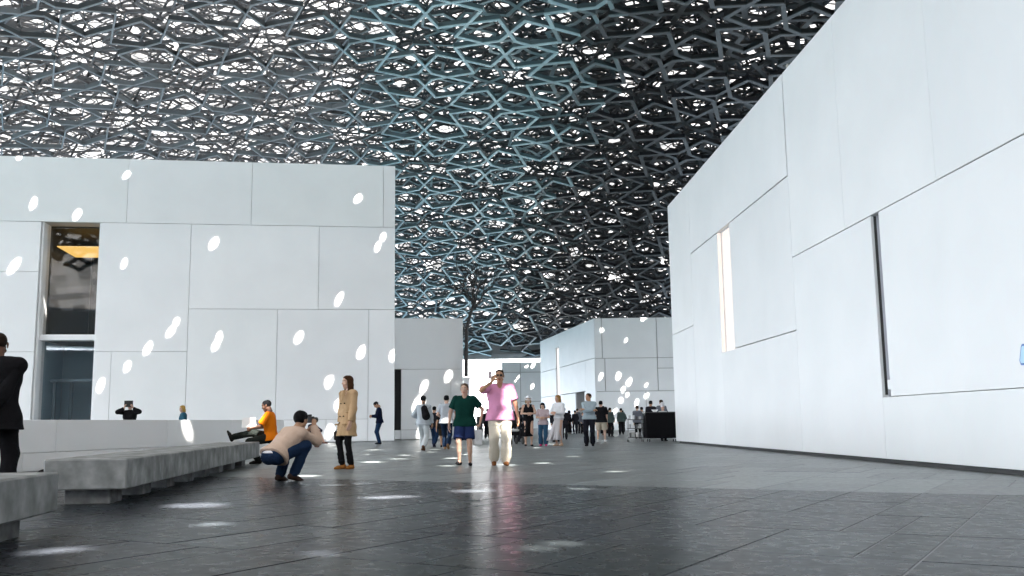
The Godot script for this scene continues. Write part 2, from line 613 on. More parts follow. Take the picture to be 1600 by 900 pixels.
	for ix in range(-18, 19):
		for iz in range(-18, 19):
			var p := Vector2(ix, iz) * step
			if p.length() > DR - 4.0:
				continue
			p += Vector2(DC.x, DC.z)
			if not near_view(p):
				continue
			var lo := shell(p.x, p.y, 0.9)
			for d in 3:
				var q := p + Vector2.from_angle(d * TAU / 3.0 + 0.6) * step * 0.7
				var clear := true
				for t2 in tubes:
					var h := plan(to_shell(t2[0], 2.3), 2.3)
					if h.distance_to(Geometry2D.get_closest_point_to_segment(h, p, q)) < t2[1] + 0.3:
						clear = false
						break
				if clear:
					web.add(lo, shell(q.x, q.y, 3.8), shell_up(lo).cross(Vector3(1, 0.1, 0.3)), 0.12, 0.14, Color(0.12, 0.125, 0.13))
	put("space_frame", web.mesh(), M.strut, dome).set_meta("kind", "stuff")
	# rim ring
	var rim := Build.new()
	for k in 120:
		var a0 := TAU * k / 120.0
		var a1 := TAU * (k + 1) / 120.0
		var p0 := Vector3(DC.x + cos(a0) * DR, RIM, DC.z + sin(a0) * DR)
		var p1 := Vector3(DC.x + cos(a1) * DR, RIM, DC.z + sin(a1) * DR)
		var o0 := Vector3(cos(a0), 0, sin(a0))
		var o1 := Vector3(cos(a1), 0, sin(a1))
		var up := Vector3(0, 6.0, 0)
		rim.quad(p0 - o0, p1 - o1, p1 + o1, p0 + o0, Vector3.DOWN)
		rim.quad(p0 + o0, p1 + o1, p1 + o1 + up, p0 + o0 + up, o0)
		rim.quad(p0 - o0, p1 - o1, p1 - o1 + up * 0.12, p0 - o0 + up * 0.12, -o0)
	put("rim", rim.mesh(), M.strut_fine, dome)
	# added light-diffusing skin of translucent panels over the open lattice, pierced for sun patches
	var skin := Build.new()
	var nn := int(DR / cell) + 2
	for ix in range(-nn - 6, nn + 6):
		for iz in range(-nn - 45, nn):
			var lo := Vector2(ix * cell, iz * cell)
			var mid := lo + Vector2(cell, cell) / 2.0
			if mid.distance_to(Vector2(DC.x, DC.z)) > DR - 0.3:
				continue
			var t := rng.randf_range(0.34, 1.0)
			skin.col = Color(t * rng.randf_range(0.97, 1.0), t, t * rng.randf_range(0.98, 1.02))
			var up := Vector3.UP
			var cor := [lo, lo + Vector2(cell, 0), lo + Vector2(cell, cell), lo + Vector2(0, cell)]
			var hs: Array = holes.get(Vector2i(ix, iz), [])
			if hs.is_empty():
				skin.quad(shell(cor[0].x, cor[0].y, skin_off), shell(cor[1].x, cor[1].y, skin_off), shell(cor[2].x, cor[2].y, skin_off), shell(cor[3].x, cor[3].y, skin_off), up)
				continue
			# strips: the cell is divided in rows, one for each opening; the opening is an uneven polygon in its strip
			hs.sort_custom(func(a, b2): return a[0].y < b2[0].y)
			var cuts := [lo.y]
			for k in hs.size() - 1:
				cuts.append((hs[k][0].y + hs[k + 1][0].y) / 2.0)
			cuts.append(lo.y + cell)
			for k in hs.size():
				var y0: float = cuts[k]
				var y1: float = cuts[k + 1]
				var r: float = minf(hs[k][1], minf(y1 - y0, cell) * 0.48)
				var c: Vector2 = hs[k][0]
				c.x = clampf(c.x, lo.x + r * 1.02, lo.x + cell - r * 1.02)
				c.y = clampf(c.y, y0 + r * 1.02, y1 - r * 1.02)
				var sides := 12
				var ph := rng.randf() * TAU
				var sq := rng.randf_range(0.42, 0.9)
				var inner := []
				var outer := []
				for j in sides:
					var dv := Vector2.from_angle(TAU * j / sides)
					var el := Vector2(dv.dot(Vector2.from_angle(ph)), dv.dot(Vector2.from_angle(ph + PI / 2)) / sq).length()
					inner.append(c + dv * r / el * rng.randf_range(0.6, 1.0))
					# to the strip's edge
					var tx := 1e9
					if absf(dv.x) > 1e-4:
						tx = ((lo.x + cell if dv.x > 0 else lo.x) - c.x) / dv.x
					var ty := 1e9
					if absf(dv.y) > 1e-4:
						ty = ((y1 if dv.y > 0 else y0) - c.y) / dv.y
					outer.append([c + dv * minf(tx, ty), 0 if tx < ty else 1])
				for j in sides:
					var j2 := (j + 1) % sides
					var oa: Vector2 = outer[j][0]
					var ob: Vector2 = outer[j2][0]
					skin.quad(shell(inner[j].x, inner[j].y, skin_off), shell(inner[j2].x, inner[j2].y, skin_off), shell(ob.x, ob.y, skin_off), shell(oa.x, oa.y, skin_off), up)
					if outer[j][1] != outer[j2][1]:
						var corner := Vector2(oa.x if outer[j][1] == 0 else ob.x, oa.y if outer[j][1] == 1 else ob.y)
						skin.tri(shell(oa.x, oa.y, skin_off), shell(ob.x, ob.y, skin_off), shell(corner.x, corner.y, skin_off), up)
	put("added_diffuser_panels", skin.mesh(true), M.skin, dome).set_meta("kind", "stuff")

# ---------------------------------------------------------------- ground
func build_ground() -> void:
	var g := put("ground", box_mesh(Vector3(-2500, -1.2, -3000), Vector3(2500, -1.0, 1500)), M.ground, self)
	structure(g)
	var w := put("water", box_mesh(Vector3(-2400, -1.0, -2900), Vector3(2400, -0.6, 1400)), M.water, self)
	structure(w)
	# the paved island the buildings stand on
	var floor_ := Node3D.new()
	floor_.name = "plaza_floor"
	add_child(floor_)
	structure(floor_)
	var base := Build.new()
	base.box(Vector3(-70, -1.5, -175), Vector3(75, -0.006, 40))
	put("mortar_bed", base.mesh(), M.mortar, floor_)
	var d := Vector2(sin(YAW_G), -cos(YAW_G))     # along the courses' depth
	var n := Vector2(cos(YAW_G), sin(YAW_G))
	var pitch := 1.27
	var singles := []
	var rest := Build.new()
	var sizes := {}
	for row in range(-2, 66):
		var a0 := 4.44 + pitch * (row - 0) - (0.0)
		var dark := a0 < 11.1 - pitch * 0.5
		var x := -62.0 * 0.35 * 2.0 - 0.87
		x = -0.87 - 0.35 * 200
		var fixed := row <= 4
		while x < 60.0:
			var wd := 0.7
			var t := rng.randf()
			if t < 0.18:
				wd = 1.05
			elif t < 0.30:
				wd = 0.35
			if fixed and x < -0.87 - 0.01 and x + wd > -0.87 + 0.01:
				wd = -0.87 - x
			var c := d * (a0 + pitch / 2.0) + n * (x + wd / 2.0)
			var depth := -c.y
			var okay := depth > 2.2 and depth < 62.0 and absf(c.x) < 0.58 * depth + 3.0 and c.x > -24.0
			if c.x > 6.6 and depth < 34.0:
				okay = false
			if okay:
				var tone := rng.randf_range(0.78, 1.22)
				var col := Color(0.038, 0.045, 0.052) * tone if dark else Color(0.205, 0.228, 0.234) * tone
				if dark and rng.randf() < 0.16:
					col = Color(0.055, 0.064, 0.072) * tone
				col.a = 1.0
				var g2 := 0.006
				var lo := Vector3(-wd / 2.0 + g2, -0.05, -pitch / 2.0 + g2)
				var hi := Vector3(wd / 2.0 - g2, 0.0, pitch / 2.0 - g2)
				var xf := Transform3D(Basis(Vector3.UP, -YAW_G), Vector3(c.x, rng.randf_range(-0.0015, 0.0015), c.y))
				xf.basis = xf.basis * Basis(Vector3(1, 0, 0), rng.randf_range(-0.0008, 0.0008))
				if depth < 24.0 and absf(c.x) < 0.545 * depth + 0.8:
					singles.append([depth, lo, hi, xf, col, dark])
				else:
					rest.col = col
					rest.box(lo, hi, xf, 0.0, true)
			x += wd
	singles.sort_custom(func(a, b2): return a[0] < b2[0])
	for k in singles.size():
		var s: Array = singles[k]
		if k < 300:
			var b3 := Build.new()
			b3.col = s[4]
			b3.box(s[1], s[2], Transform3D(), 0.004, true)
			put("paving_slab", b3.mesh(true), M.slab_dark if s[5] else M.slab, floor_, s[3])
		else:
			rest.col = s[4]
			rest.box(s[1], s[2], s[3], 0.0, true)
	var o := put("far_paving_slabs", rest.mesh(true), M.slab, floor_)
	o.set_meta("kind", "stuff")
	# beyond: plain sheet of the same stone
	var far := Build.new()
	far.col = Color(0.205, 0.228, 0.234)
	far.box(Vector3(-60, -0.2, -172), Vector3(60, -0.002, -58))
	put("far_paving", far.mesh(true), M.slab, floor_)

# ---------------------------------------------------------------- panelled walls
# A wall face: origin at the foot, `along` to the right as seen from outside, `out` its normal. Panels are [s0, s1, y0, y1, gap].
func panels(list: Array, o: Vector3, along: Vector3, out: Vector3, parent: Node3D, gap := 0.012, thick := 0.12, mat: Material = null) -> void:
	var xf := Transform3D(Basis(along, Vector3.UP, out), o)
	for p in list:
		var g: Array = [gap, gap, gap, gap]
		if p.size() > 4:
			g = p[4]
		var b := Build.new()
		b.box(Vector3(p[0] + g[0], p[2] + g[2], 0.0), Vector3(p[1] - g[1], p[3] - g[3], thick + rng.randf_range(-0.003, 0.003)), Transform3D(), 0.006)
		put("panel", b.mesh(), mat if mat else M.panel_tones[rng.randi() % 4], parent, xf)

func slab_core(list: Array, parent: Node3D, called := "core", mat: Material = null) -> void:
	for q in list:
		put(called, box_mesh(q[0], q[1]), mat if mat else M.core, parent)

func build_left_building() -> void:
	var o := Vector3(-5.68, 0, -45.8)
	var yaw := deg_to_rad(8.65)     # local +x runs along the front to the right, +z out of it
	var t := thing("gallery_building", "tall white panelled gallery on the left with a full height recessed window", "building", o, yaw, "gallery buildings")
	# local: x from -26 (left) to 0 (right)
	var gl := [
		[-.58, 0, 10.35, 13.45], [-6.85, -.58, 10.35, 13.45], [-12.54, -6.85, 10.35, 13.45], [-19.5, -12.54, 10.35, 13.45], [-26, -19.5, 10.35, 13.45],
		[-3.64, 0, 6.3, 10.35], [-9.6, -3.64, 6.3, 10.35], [-13.65, -9.6, 4.3, 10.35], [-26, -16.3, 8.0, 10.35], [-26, -16.3, 4.3, 8.0],
		[-1.25, 0, 0.04, 6.3], [-5.53, -1.25, 1.08, 6.3], [-3.2, -1.25, 0.04, 1.08], [-5.53, -3.2, 0.04, 1.08], [-9.6, -5.53, 0.04, 6.3], [-12.95, -9.6, 0.04, 4.3], [-13.65, -12.95, 0.04, 4.3], [-26, -16.3, 0.04, 4.3]]
	panels(gl, Vector3(0, 0, -0.12), Vector3.RIGHT, Vector3.BACK, t, 0.009)
	# side wall to the right and the body behind, hollow round the window
	panels([[0, 8, 0.04, 6.3], [8, 18, 0.04, 6.3], [0, 12, 6.3, 13.45], [12, 18, 6.3, 13.45]], Vector3(-0.12, 0, -0.125), Vector3(0, 0, -1), Vector3.RIGHT, t, 0.014)
	slab_core([[Vector3(-13.66, 0, -18), Vector3(-0.14, 13.4, -0.14)], [Vector3(-26, 0, -18), Vector3(-16.29, 13.4, -0.14)], [Vector3(-16.29, 10.36, -18), Vector3(-13.66, 13.4, -0.14)], [Vector3(-16.29, 0, -18), Vector3(-13.66, 10.36, -8)]], t)
	put("roof", box_mesh(Vector3(-26, 13.4, -18), Vector3(-0.15, 13.44, -0.15)), M.panel, t)
	# window: reveals, slab edge between the storeys, two panes, rooms behind
	var w := Node3D.new()
	w.name = "window"
	t.add_child(w, true)
	put("reveal", box_mesh(Vector3(-16.29, 0.0, -1.1), Vector3(-16.20, 10.35, -0.125)), M.panel, w)
	put("reveal", box_mesh(Vector3(-13.75, 0.0, -1.1), Vector3(-13.66, 10.35, -0.125)), M.panel, w)
	put("slab_edge", box_mesh(Vector3(-16.2, 4.86, -1.0), Vector3(-13.75, 5.12, -0.3), 0.01), M.panel, w)
	put("frame", box_mesh(Vector3(-16.2, 5.12, -0.78), Vector3(-13.75, 5.18, -0.72)), M.black, w)
	put("pane", box_mesh(Vector3(-16.2, 5.18, -0.76), Vector3(-13.75, 10.3, -0.74)), M.glass_dark, w)
	put("pane", box_mesh(Vector3(-16.2, 0.05, -0.76), Vector3(-13.75, 4.86, -0.74)), M.glass_dark, w)
	put("upper_room", box_mesh(Vector3(-16.19, 5.13, -7.95), Vector3(-13.76, 10.34, -7.9)), M.room_dark, w)
	put("room_floor", box_mesh(Vector3(-16.2, 4.9, -7.9), Vector3(-13.75, 5.12, -1.0)), M.room_dark, w)
	put("room_side", box_mesh(Vector3(-16.28, 5.13, -7.9), Vector3(-16.2, 10.34, -1.1)), M.room_dark, w)
	put("room_side", box_mesh(Vector3(-13.75, 5.13, -7.9), Vector3(-13.67, 10.34, -1.1)), M.room_dark, w)
	put("ceiling", box_mesh(Vector3(-16.2, 10.28, -7.9), Vector3(-13.75, 10.35, -1.1)), M.room_dark, w)
	put("shelf", box_mesh(Vector3(-14.9, 6.2, -5.0), Vector3(-13.8, 7.3, -4.4), 0.02), M.room_box, w)
	put("shelf", box_mesh(Vector3(-14.9, 8.2, -5.0), Vector3(-13.8, 9.0, -4.4), 0.02), M.room_box, w)
	put("lamp_panel", box_mesh(Vector3(-15.95, 9.40, -4.2), Vector3(-13.76, 9.44, -1.25)), M.lamp_warm, w)
	put("lower_room", box_mesh(Vector3(-16.19, 0.0, -4.0), Vector3(-13.76, 4.86, -3.9)), M.room_blue, w)
	put("room_side", box_mesh(Vector3(-16.28, 0.0, -3.9), Vector3(-16.2, 4.86, -1.1)), M.room_blue, w)
	put("room_side", box_mesh(Vector3(-13.75, 0.0, -3.9), Vector3(-13.67, 4.86, -1.1)), M.room_blue, w)
	put("room_floor", box_mesh(Vector3(-16.2, 0.0, -3.9), Vector3(-13.75, 0.04, -1.0)), M.room_blue, w)
	put("room_beam", box_mesh(Vector3(-16.1, 3.0, -1.9), Vector3(-13.78, 3.14, -1.7)), M.room_steel, w)
	put("room_post", box_mesh(Vector3(-15.95, 0.0, -1.9), Vector3(-15.82, 3.0, -1.75)), M.room_steel, w)
	put("room_post", box_mesh(Vector3(-15.5, 0.0, -2.9), Vector3(-15.35, 3.0, -2.75)), M.room_steel, w)
	put("inner_door", box_mesh(Vector3(-14.7, 0.0, -3.88), Vector3(-13.9, 2.9, -3.8), 0.02), M.room_steel, w)
	for k in 5:
		put("blind_slat", box_mesh(Vector3(-14.55, 1.9 + k * 0.17, -3.79), Vector3(-13.95, 2.0 + k * 0.17, -3.76)), M.panel, w)

func build_middle_building() -> void:
	var t := thing("gallery_building", "low white block in the gap behind the tall left gallery with narrow black slot", "building", Vector3(-2.63, 0, -50.5), deg_to_rad(8.65), "gallery buildings")
	panels([[-5.2, 0.0, 3.66, 6.36], [-0.66, 0, 0.04, 3.66], [-3.27, -0.66, 0.52, 3.66], [-3.27, -0.66, 0.04, 0.52], [-5.2, -3.6, 0.04, 3.66], [-3.6, -3.27, 0.04, 0.52]], Vector3(0, 0, -0.12), Vector3.RIGHT, Vector3.BACK, t, 0.012)
	panels([[0, 7, 0.04, 3.66], [7, 13, 0.04, 3.66], [0, 13, 3.66, 6.36]], Vector3(-0.12, 0, -0.125), Vector3(0, 0, -1), Vector3.RIGHT, t, 0.012)
	slab_core([[Vector3(-12, 0, -13), Vector3(-3.61, 6.3, -0.13)], [Vector3(-3.26, 0, -13), Vector3(-0.13, 6.3, -0.13)], [Vector3(-3.61, 3.67, -13), Vector3(-3.26, 6.3, -0.13)]], t)
	put("slot", box_mesh(Vector3(-3.62, 0.5, -0.6), Vector3(-3.25, 3.68, -0.5)), M.black, t)
	put("roof", box_mesh(Vector3(-12, 6.3, -13), Vector3(-0.14, 6.34, -0.15)), M.panel, t)

func build_right_building() -> void:
	# local x: 0 at the far corner, growing towards the camera; the face looks left
	var yaw := deg_to_rad(-2.0)
	var rd := Vector3(sin(yaw), 0, -cos(yaw))
	var t := thing("gallery_building", "long white panelled gallery wall along the right side of the plaza", "building", Vector3(5.85, 0, -34.85), 0.0, "gallery buildings")
	t.basis = Basis(-rd, Vector3.UP, Vector3(-cos(yaw), 0, -sin(yaw)))
	var h := 0.005
	var d := 0.022
	var list := [
		[0, 3.5, 0.07, 3.9, [h, h, h, d * 0.6]], [0, 3.5, 3.9, 8.73, [h, h, h, h]],
		[3.5, 7.05, 0.07, 6.3, [h, h, h, d]], [3.5, 13.6, 6.3, 8.73, [h, h, h, h]],
		[7.05, 13.65, 0.07, 2.75, [h, h, h, d * 0.8]], [8.45, 13.65, 2.75, 6.3, [h, h, h, d]],
		[13.65, 18.0, 0.07, 4.4, [h, h, h, d * 0.8]], [13.65, 16.77, 4.4, 8.73, [h, h, 0.0, h]],
		[16.77, 20.5, 4.4, 8.73, [h, h, 0.0, h]], [20.5, 28.0, 4.4, 8.73, [h, h, 0.0, h]],
		[18.35, 28.0, 1.14, 4.4, [h, h, h, d * 0.8]], [18.0, 28.0, 0.07, 1.14, [h, h, h, h]], [28.0, 37.0, 0.07, 8.73, [h, h, h, h]]]
	panels(list, Vector3(0, 0, -0.12), Vector3.RIGHT, Vector3.BACK, t, 0.006)
	panels([[0, 9, 0.07, 8.73], [9, 22, 0.07, 8.73]], Vector3(0.12, 0, -22.13), Vector3.BACK, Vector3.LEFT, t, 0.006)
	slab_core([[Vector3(0.13, 0.02, -22), Vector3(7.05, 8.6, -0.13)], [Vector3(7.05, 0.02, -22), Vector3(8.45, 2.7, -0.13)], [Vector3(7.05, 6.36, -22), Vector3(8.45, 8.6, -0.13)], [Vector3(7.05, 2.7, -22), Vector3(8.45, 6.36, -2.0)],
		[Vector3(8.45, 0.02, -22), Vector3(18.0, 8.6, -0.13)], [Vector3(18.0, 0.02, -22), Vector3(18.36, 1.1, -0.13)], [Vector3(18.0, 4.44, -22), Vector3(18.36, 8.6, -0.13)], [Vector3(18.0, 1.1, -22), Vector3(18.36, 4.44, -0.5)], [Vector3(18.36, 0.02, -22), Vector3(37.0, 8.6, -0.13)]], t)
	put("plinth", box_mesh(Vector3(0.1, 0.0, -21.9), Vector3(36.9, 0.07, -0.10)), M.plinth, t)
	put("roof", box_mesh(Vector3(0, 8.6, -22), Vector3(37, 8.70, -0.13)), M.panel, t)
	# lit slot and dark slot
	var w := Node3D.new()
	w.name = "lit_window"
	t.add_child(w, true)
	put("reveal", box_mesh(Vector3(7.05, 2.74, -1.9), Vector3(7.09, 6.3, -0.13)), M.panel, w)
	put("reveal", box_mesh(Vector3(8.41, 2.74, -1.9), Vector3(8.45, 6.3, -0.13)), M.panel, w)
	put("sill", box_mesh(Vector3(7.09, 2.70, -1.9), Vector3(8.41, 2.75, -0.13)), M.panel, w)
	put("head", box_mesh(Vector3(7.09, 6.28, -1.9), Vector3(8.41, 6.34, -0.13)), M.panel, w)
	put("glow_sheet", box_mesh(Vector3(7.09, 2.75, -0.20), Vector3(8.41, 6.28, -0.15)), M.glow_cream, w)  # glowing sheet stands in for the lit window interior
	put("glow_sheet", box_mesh(Vector3(7.048, 2.76, -0.118), Vector3(7.062, 6.28, -0.012)), M.glow_cream, w)  # glowing strip painted on for light falling on the far jamb
	var s := Node3D.new()
	s.name = "wall_slot"
	t.add_child(s, true)
	put("reveal", box_mesh(Vector3(17.99, 1.14, -0.24), Vector3(18.02, 4.42, -0.10)), M.pipe, s)
	put("shade_strip", box_mesh(Vector3(17.998, 1.18, -0.118), Vector3(18.014, 4.38, -0.055)), M.slot_shade, s)  # dark strip painted for the shadow line of the near panel
	put("shade_strip", box_mesh(Vector3(17.99, 1.14, -0.40), Vector3(18.03, 4.42, -0.245)), M.slot_shade, s)  # dark strip painted for shade deep in the slot
	put("back_plate", box_mesh(Vector3(18.0, 1.14, -0.46), Vector3(18.36, 4.42, -0.40)), M.slot_grey, s)
	put("down_pipe", tube_mesh(Vector3(18.12, 1.5, -0.18), Vector3(18.12, 4.36, -0.18), 0.075), M.pipe, s)
	var jb := put("junction_box", box_mesh(Vector3(18.05, 1.27, -0.26), Vector3(18.25, 1.44, -0.08), 0.01), M.panel, s)
	for k in 2:
		put("vent_hole", box_mesh(Vector3(18.252, 1.31 + k * 0.06, -0.2), Vector3(18.255, 1.345 + k * 0.06, -0.14)), M.black, jb)

func tube_mesh(a: Vector3, b: Vector3, r: float, r2 := -1.0, sides := 10) -> ArrayMesh:
	var m := Build.new()
	m.tube(a, b, r, r if r2 < 0.0 else r2, sides)
	return m.mesh()

func build_far_building() -> void:
	var t := thing("gallery_building", "grey white gallery at the far right whose corner juts between two panelled faces", "building", Vector3(7.24, 0, -84.23), 0.0, "gallery buildings")
	panels([[0, .65, 6.36, 9.95], [.65, 5.5, 6.36, 9.95], [5.5, 9, 6.36, 9.95], [9, 22, 6.36, 9.95], [0, .86, 3.45, 6.36], [.86, 5.5, 3.45, 6.36], [5.5, 9, 5.43, 6.36], [5.5, 9, 3.45, 5.43], [9, 22, 3.45, 6.36], [0, 4.4, .05, 3.45], [4.4, 10, .05, 3.45], [10, 22, .05, 3.45]], Vector3(0, 0, -0.12), Vector3.RIGHT, Vector3.BACK, t, 0.035)
	# the slanting left face, running back
	var sd := Vector3(-4.2, 0, -23.9).normalized()
	var out := Vector3(sd.z, 0, -sd.x)
	panels([[-24, -16, 6.4, 9.95], [-14.4, 0, 6.4, 9.95], [-16, -14.4, 8.5, 9.95], [-24, -16, 3.6, 6.4], [-14.4, -3.5, 3.6, 6.4], [-3.5, -0.1, .05, 6.4], [-24, -7.5, .05, 3.6], [-4.1, -3.5, .05, 3.6]], -out * 0.12, -sd, out, t, 0.035)
	var xf := Transform3D(Basis(-sd, Vector3.UP, out), Vector3.ZERO)
	for q in [[Vector3(-24, 0, -12), Vector3(-16, 9.9, -0.13)], [Vector3(-14.4, 3.65, -8), Vector3(-0.3, 9.9, -0.13)], [Vector3(-16, 8.55, -12), Vector3(-14.4, 9.9, -0.13)], [Vector3(-16, 0, -12), Vector3(-7.5, 3.6, -0.13)], [Vector3(-4.1, 0, -4), Vector3(-0.8, 3.65, -0.13)]]:
		put("core", box_mesh(q[0], q[1]), M.core, t, xf)
	put("core", box_mesh(Vector3(0.4, 0, -20), Vector3(22, 9.9, -0.13)), M.core, t)
	put("door_recess", box_mesh(Vector3(-7.5, 0, -1.6), Vector3(-4.1, 3.6, -1.5)), M.slot_grey, t, xf)
	put("lit_slit", box_mesh(Vector3(-16, 3.6, -0.22), Vector3(-14.4, 8.5, -0.15)), M.glow_cream_dim, t, xf)  # slit filled by a glowing sheet
	put("roof", box_mesh(Vector3(0.4, 9.9, -20), Vector3(22, 9.93, -0.2)), M.panel, t)

func build_back_building() -> void:
	var t := thing("gallery_building", "grey white gallery at the end of the plaza behind the man in pink", "building", Vector3(-1.56, 0, -125), 0.0, "gallery buildings")
	panels([[0, 2.5, 7.4, 8.78], [2.5, 9, 7.4, 8.78], [0, 2.5, .05, 7.4], [2.5, 9, 3.6, 7.4], [2.5, 9, .05, 3.6], [9, 22, .05, 8.78]], Vector3(0, 0, -0.12), Vector3.RIGHT, Vector3.BACK, t, 0.05)
	put("core", box_mesh(Vector3(0.05, 0, -14), Vector3(22, 8.7, -0.13)), M.core, t)
	var t2 := thing("gallery_building", "sunlit white building glaring in the gap at the end of the plaza", "building", Vector3(-14, 0, -158), 0.0, "gallery buildings")
	panels([[0, 6, .05, 5.8], [6, 13, .05, 5.8], [13, 22, .05, 5.8], [0, 9, 5.8, 12.5], [9, 22, 5.8, 12.5]], Vector3(0, 0, -0.12), Vector3.RIGHT, Vector3.BACK, t2, 0.03)
	put("core", box_mesh(Vector3(0.05, 0, -12), Vector3(21.9, 12.45, -0.13)), M.core, t2)

	# added unseen building behind the viewpoint, dark to tame the left window reflections
	var t3 := thing("gallery_building", "added unseen dark grey gallery behind the viewpoint that dims window reflections", "building", Vector3(40, 0, 21), PI, "gallery buildings")
	panels([[0, 18, .05, 4.4], [22, 50, .05, 4.4], [50, 80, .05, 4.4], [0, 30, 4.4, 9.4], [30, 80, 4.4, 9.4]], Vector3(0, 0, -0.12), Vector3.RIGHT, Vector3.BACK, t3, 0.02, 0.12, M.slot_grey)
	put("core", box_mesh(Vector3(0.05, 0, -10), Vector3(80, 9.35, -0.13)), M.core, t3)

func build_parapet() -> void:
	var a := deg_to_rad(8.65)
	var t := thing("parapet_wall", "low white panelled parapet behind the concrete benches on the left", "wall", Vector3(-6.3, 0, -26.4), atan2(7.4, 2.05))
	panels([[-2.6, 0, .03, .96], [-5.2, -2.6, .36, .96], [-6.0, -2.6, .03, .36], [-8.6, -5.2, .36, .96], [-9.4, -6.0, .03, .36], [-13, -9.4, .03, .36], [-13, -8.6, .36, .96]], Vector3(0, 0, -0.06), Vector3.RIGHT, Vector3.BACK, t, 0.004, 0.06)
	put("core", box_mesh(Vector3(-13, 0, -0.3), Vector3(-0.03, 0.955, -0.065)), M.panel, t)

func build_benches() -> void:
	var dir := Vector3(-0.13, 0, -1).normalized()
	var yaw := atan2(-dir.x, -dir.z)     # local -z runs away along the bench
	var b := thing("concrete_bench", "long grey concrete bench running away past the seated man", "bench", Vector3(-4.0, 0, -10.0), yaw, "concrete benches")
	# local: x from -0.8 to 0, z from 0 to -10.3
	var cuts := [0.0, 1.55, 4.3, 7.4, 10.3]
	for k in 4:
		var m := Build.new()
		m.box(Vector3(-0.82, 0.155, -cuts[k + 1] + 0.006), Vector3(0, 0.468, -cuts[k] - 0.006), Transform3D(), 0.014)
		put("bench_slab", m.mesh(), M.concrete, b)
	for k in 8:
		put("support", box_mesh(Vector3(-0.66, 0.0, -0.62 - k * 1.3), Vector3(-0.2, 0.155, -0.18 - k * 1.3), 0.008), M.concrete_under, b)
	var c := thing("concrete_bench", "grey concrete bench cut off by the left edge, in front of the suited man", "bench", Vector3(-3.5, 0, -7.46), yaw, "concrete benches")
	for k in 2:
		var m := Build.new()
		m.box(Vector3(-0.95, 0.155, 0.006 + k * 2.4), Vector3(0, 0.452, 2.394 + k * 2.4), Transform3D(), 0.014)
		put("bench_slab", m.mesh(), M.concrete, c)
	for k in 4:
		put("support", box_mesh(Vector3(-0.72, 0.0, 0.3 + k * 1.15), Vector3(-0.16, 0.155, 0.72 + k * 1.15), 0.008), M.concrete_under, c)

# ---------------------------------------------------------------- figures: bones with radii, joined by a smooth minimum and meshed as surface nets
# a bone is [a, b, ra, rb, flat axis, flatness, sign]; flatness 1 is round; sign -1 carves; sign 2 cuts away all on the far side of the plane through a with normal b
func bone(a: Vector3, b: Vector3, ra: float, rb := -1.0, ax := Vector3.ZERO, q := 1.0) -> Array:
	return [a, b, ra, ra if rb < 0.0 else rb, ax, q, 1]

func carve(a: Vector3, b: Vector3, ra: float, rb := -1.0) -> Array:
	return [a, b, ra, ra if rb < 0.0 else rb, Vector3.ZERO, 1.0, -1]

func cut(at: Vector3, normal: Vector3) -> Array:
	return [at, normal.normalized(), 0.0, 0.0, Vector3.ZERO, 1.0, 2]

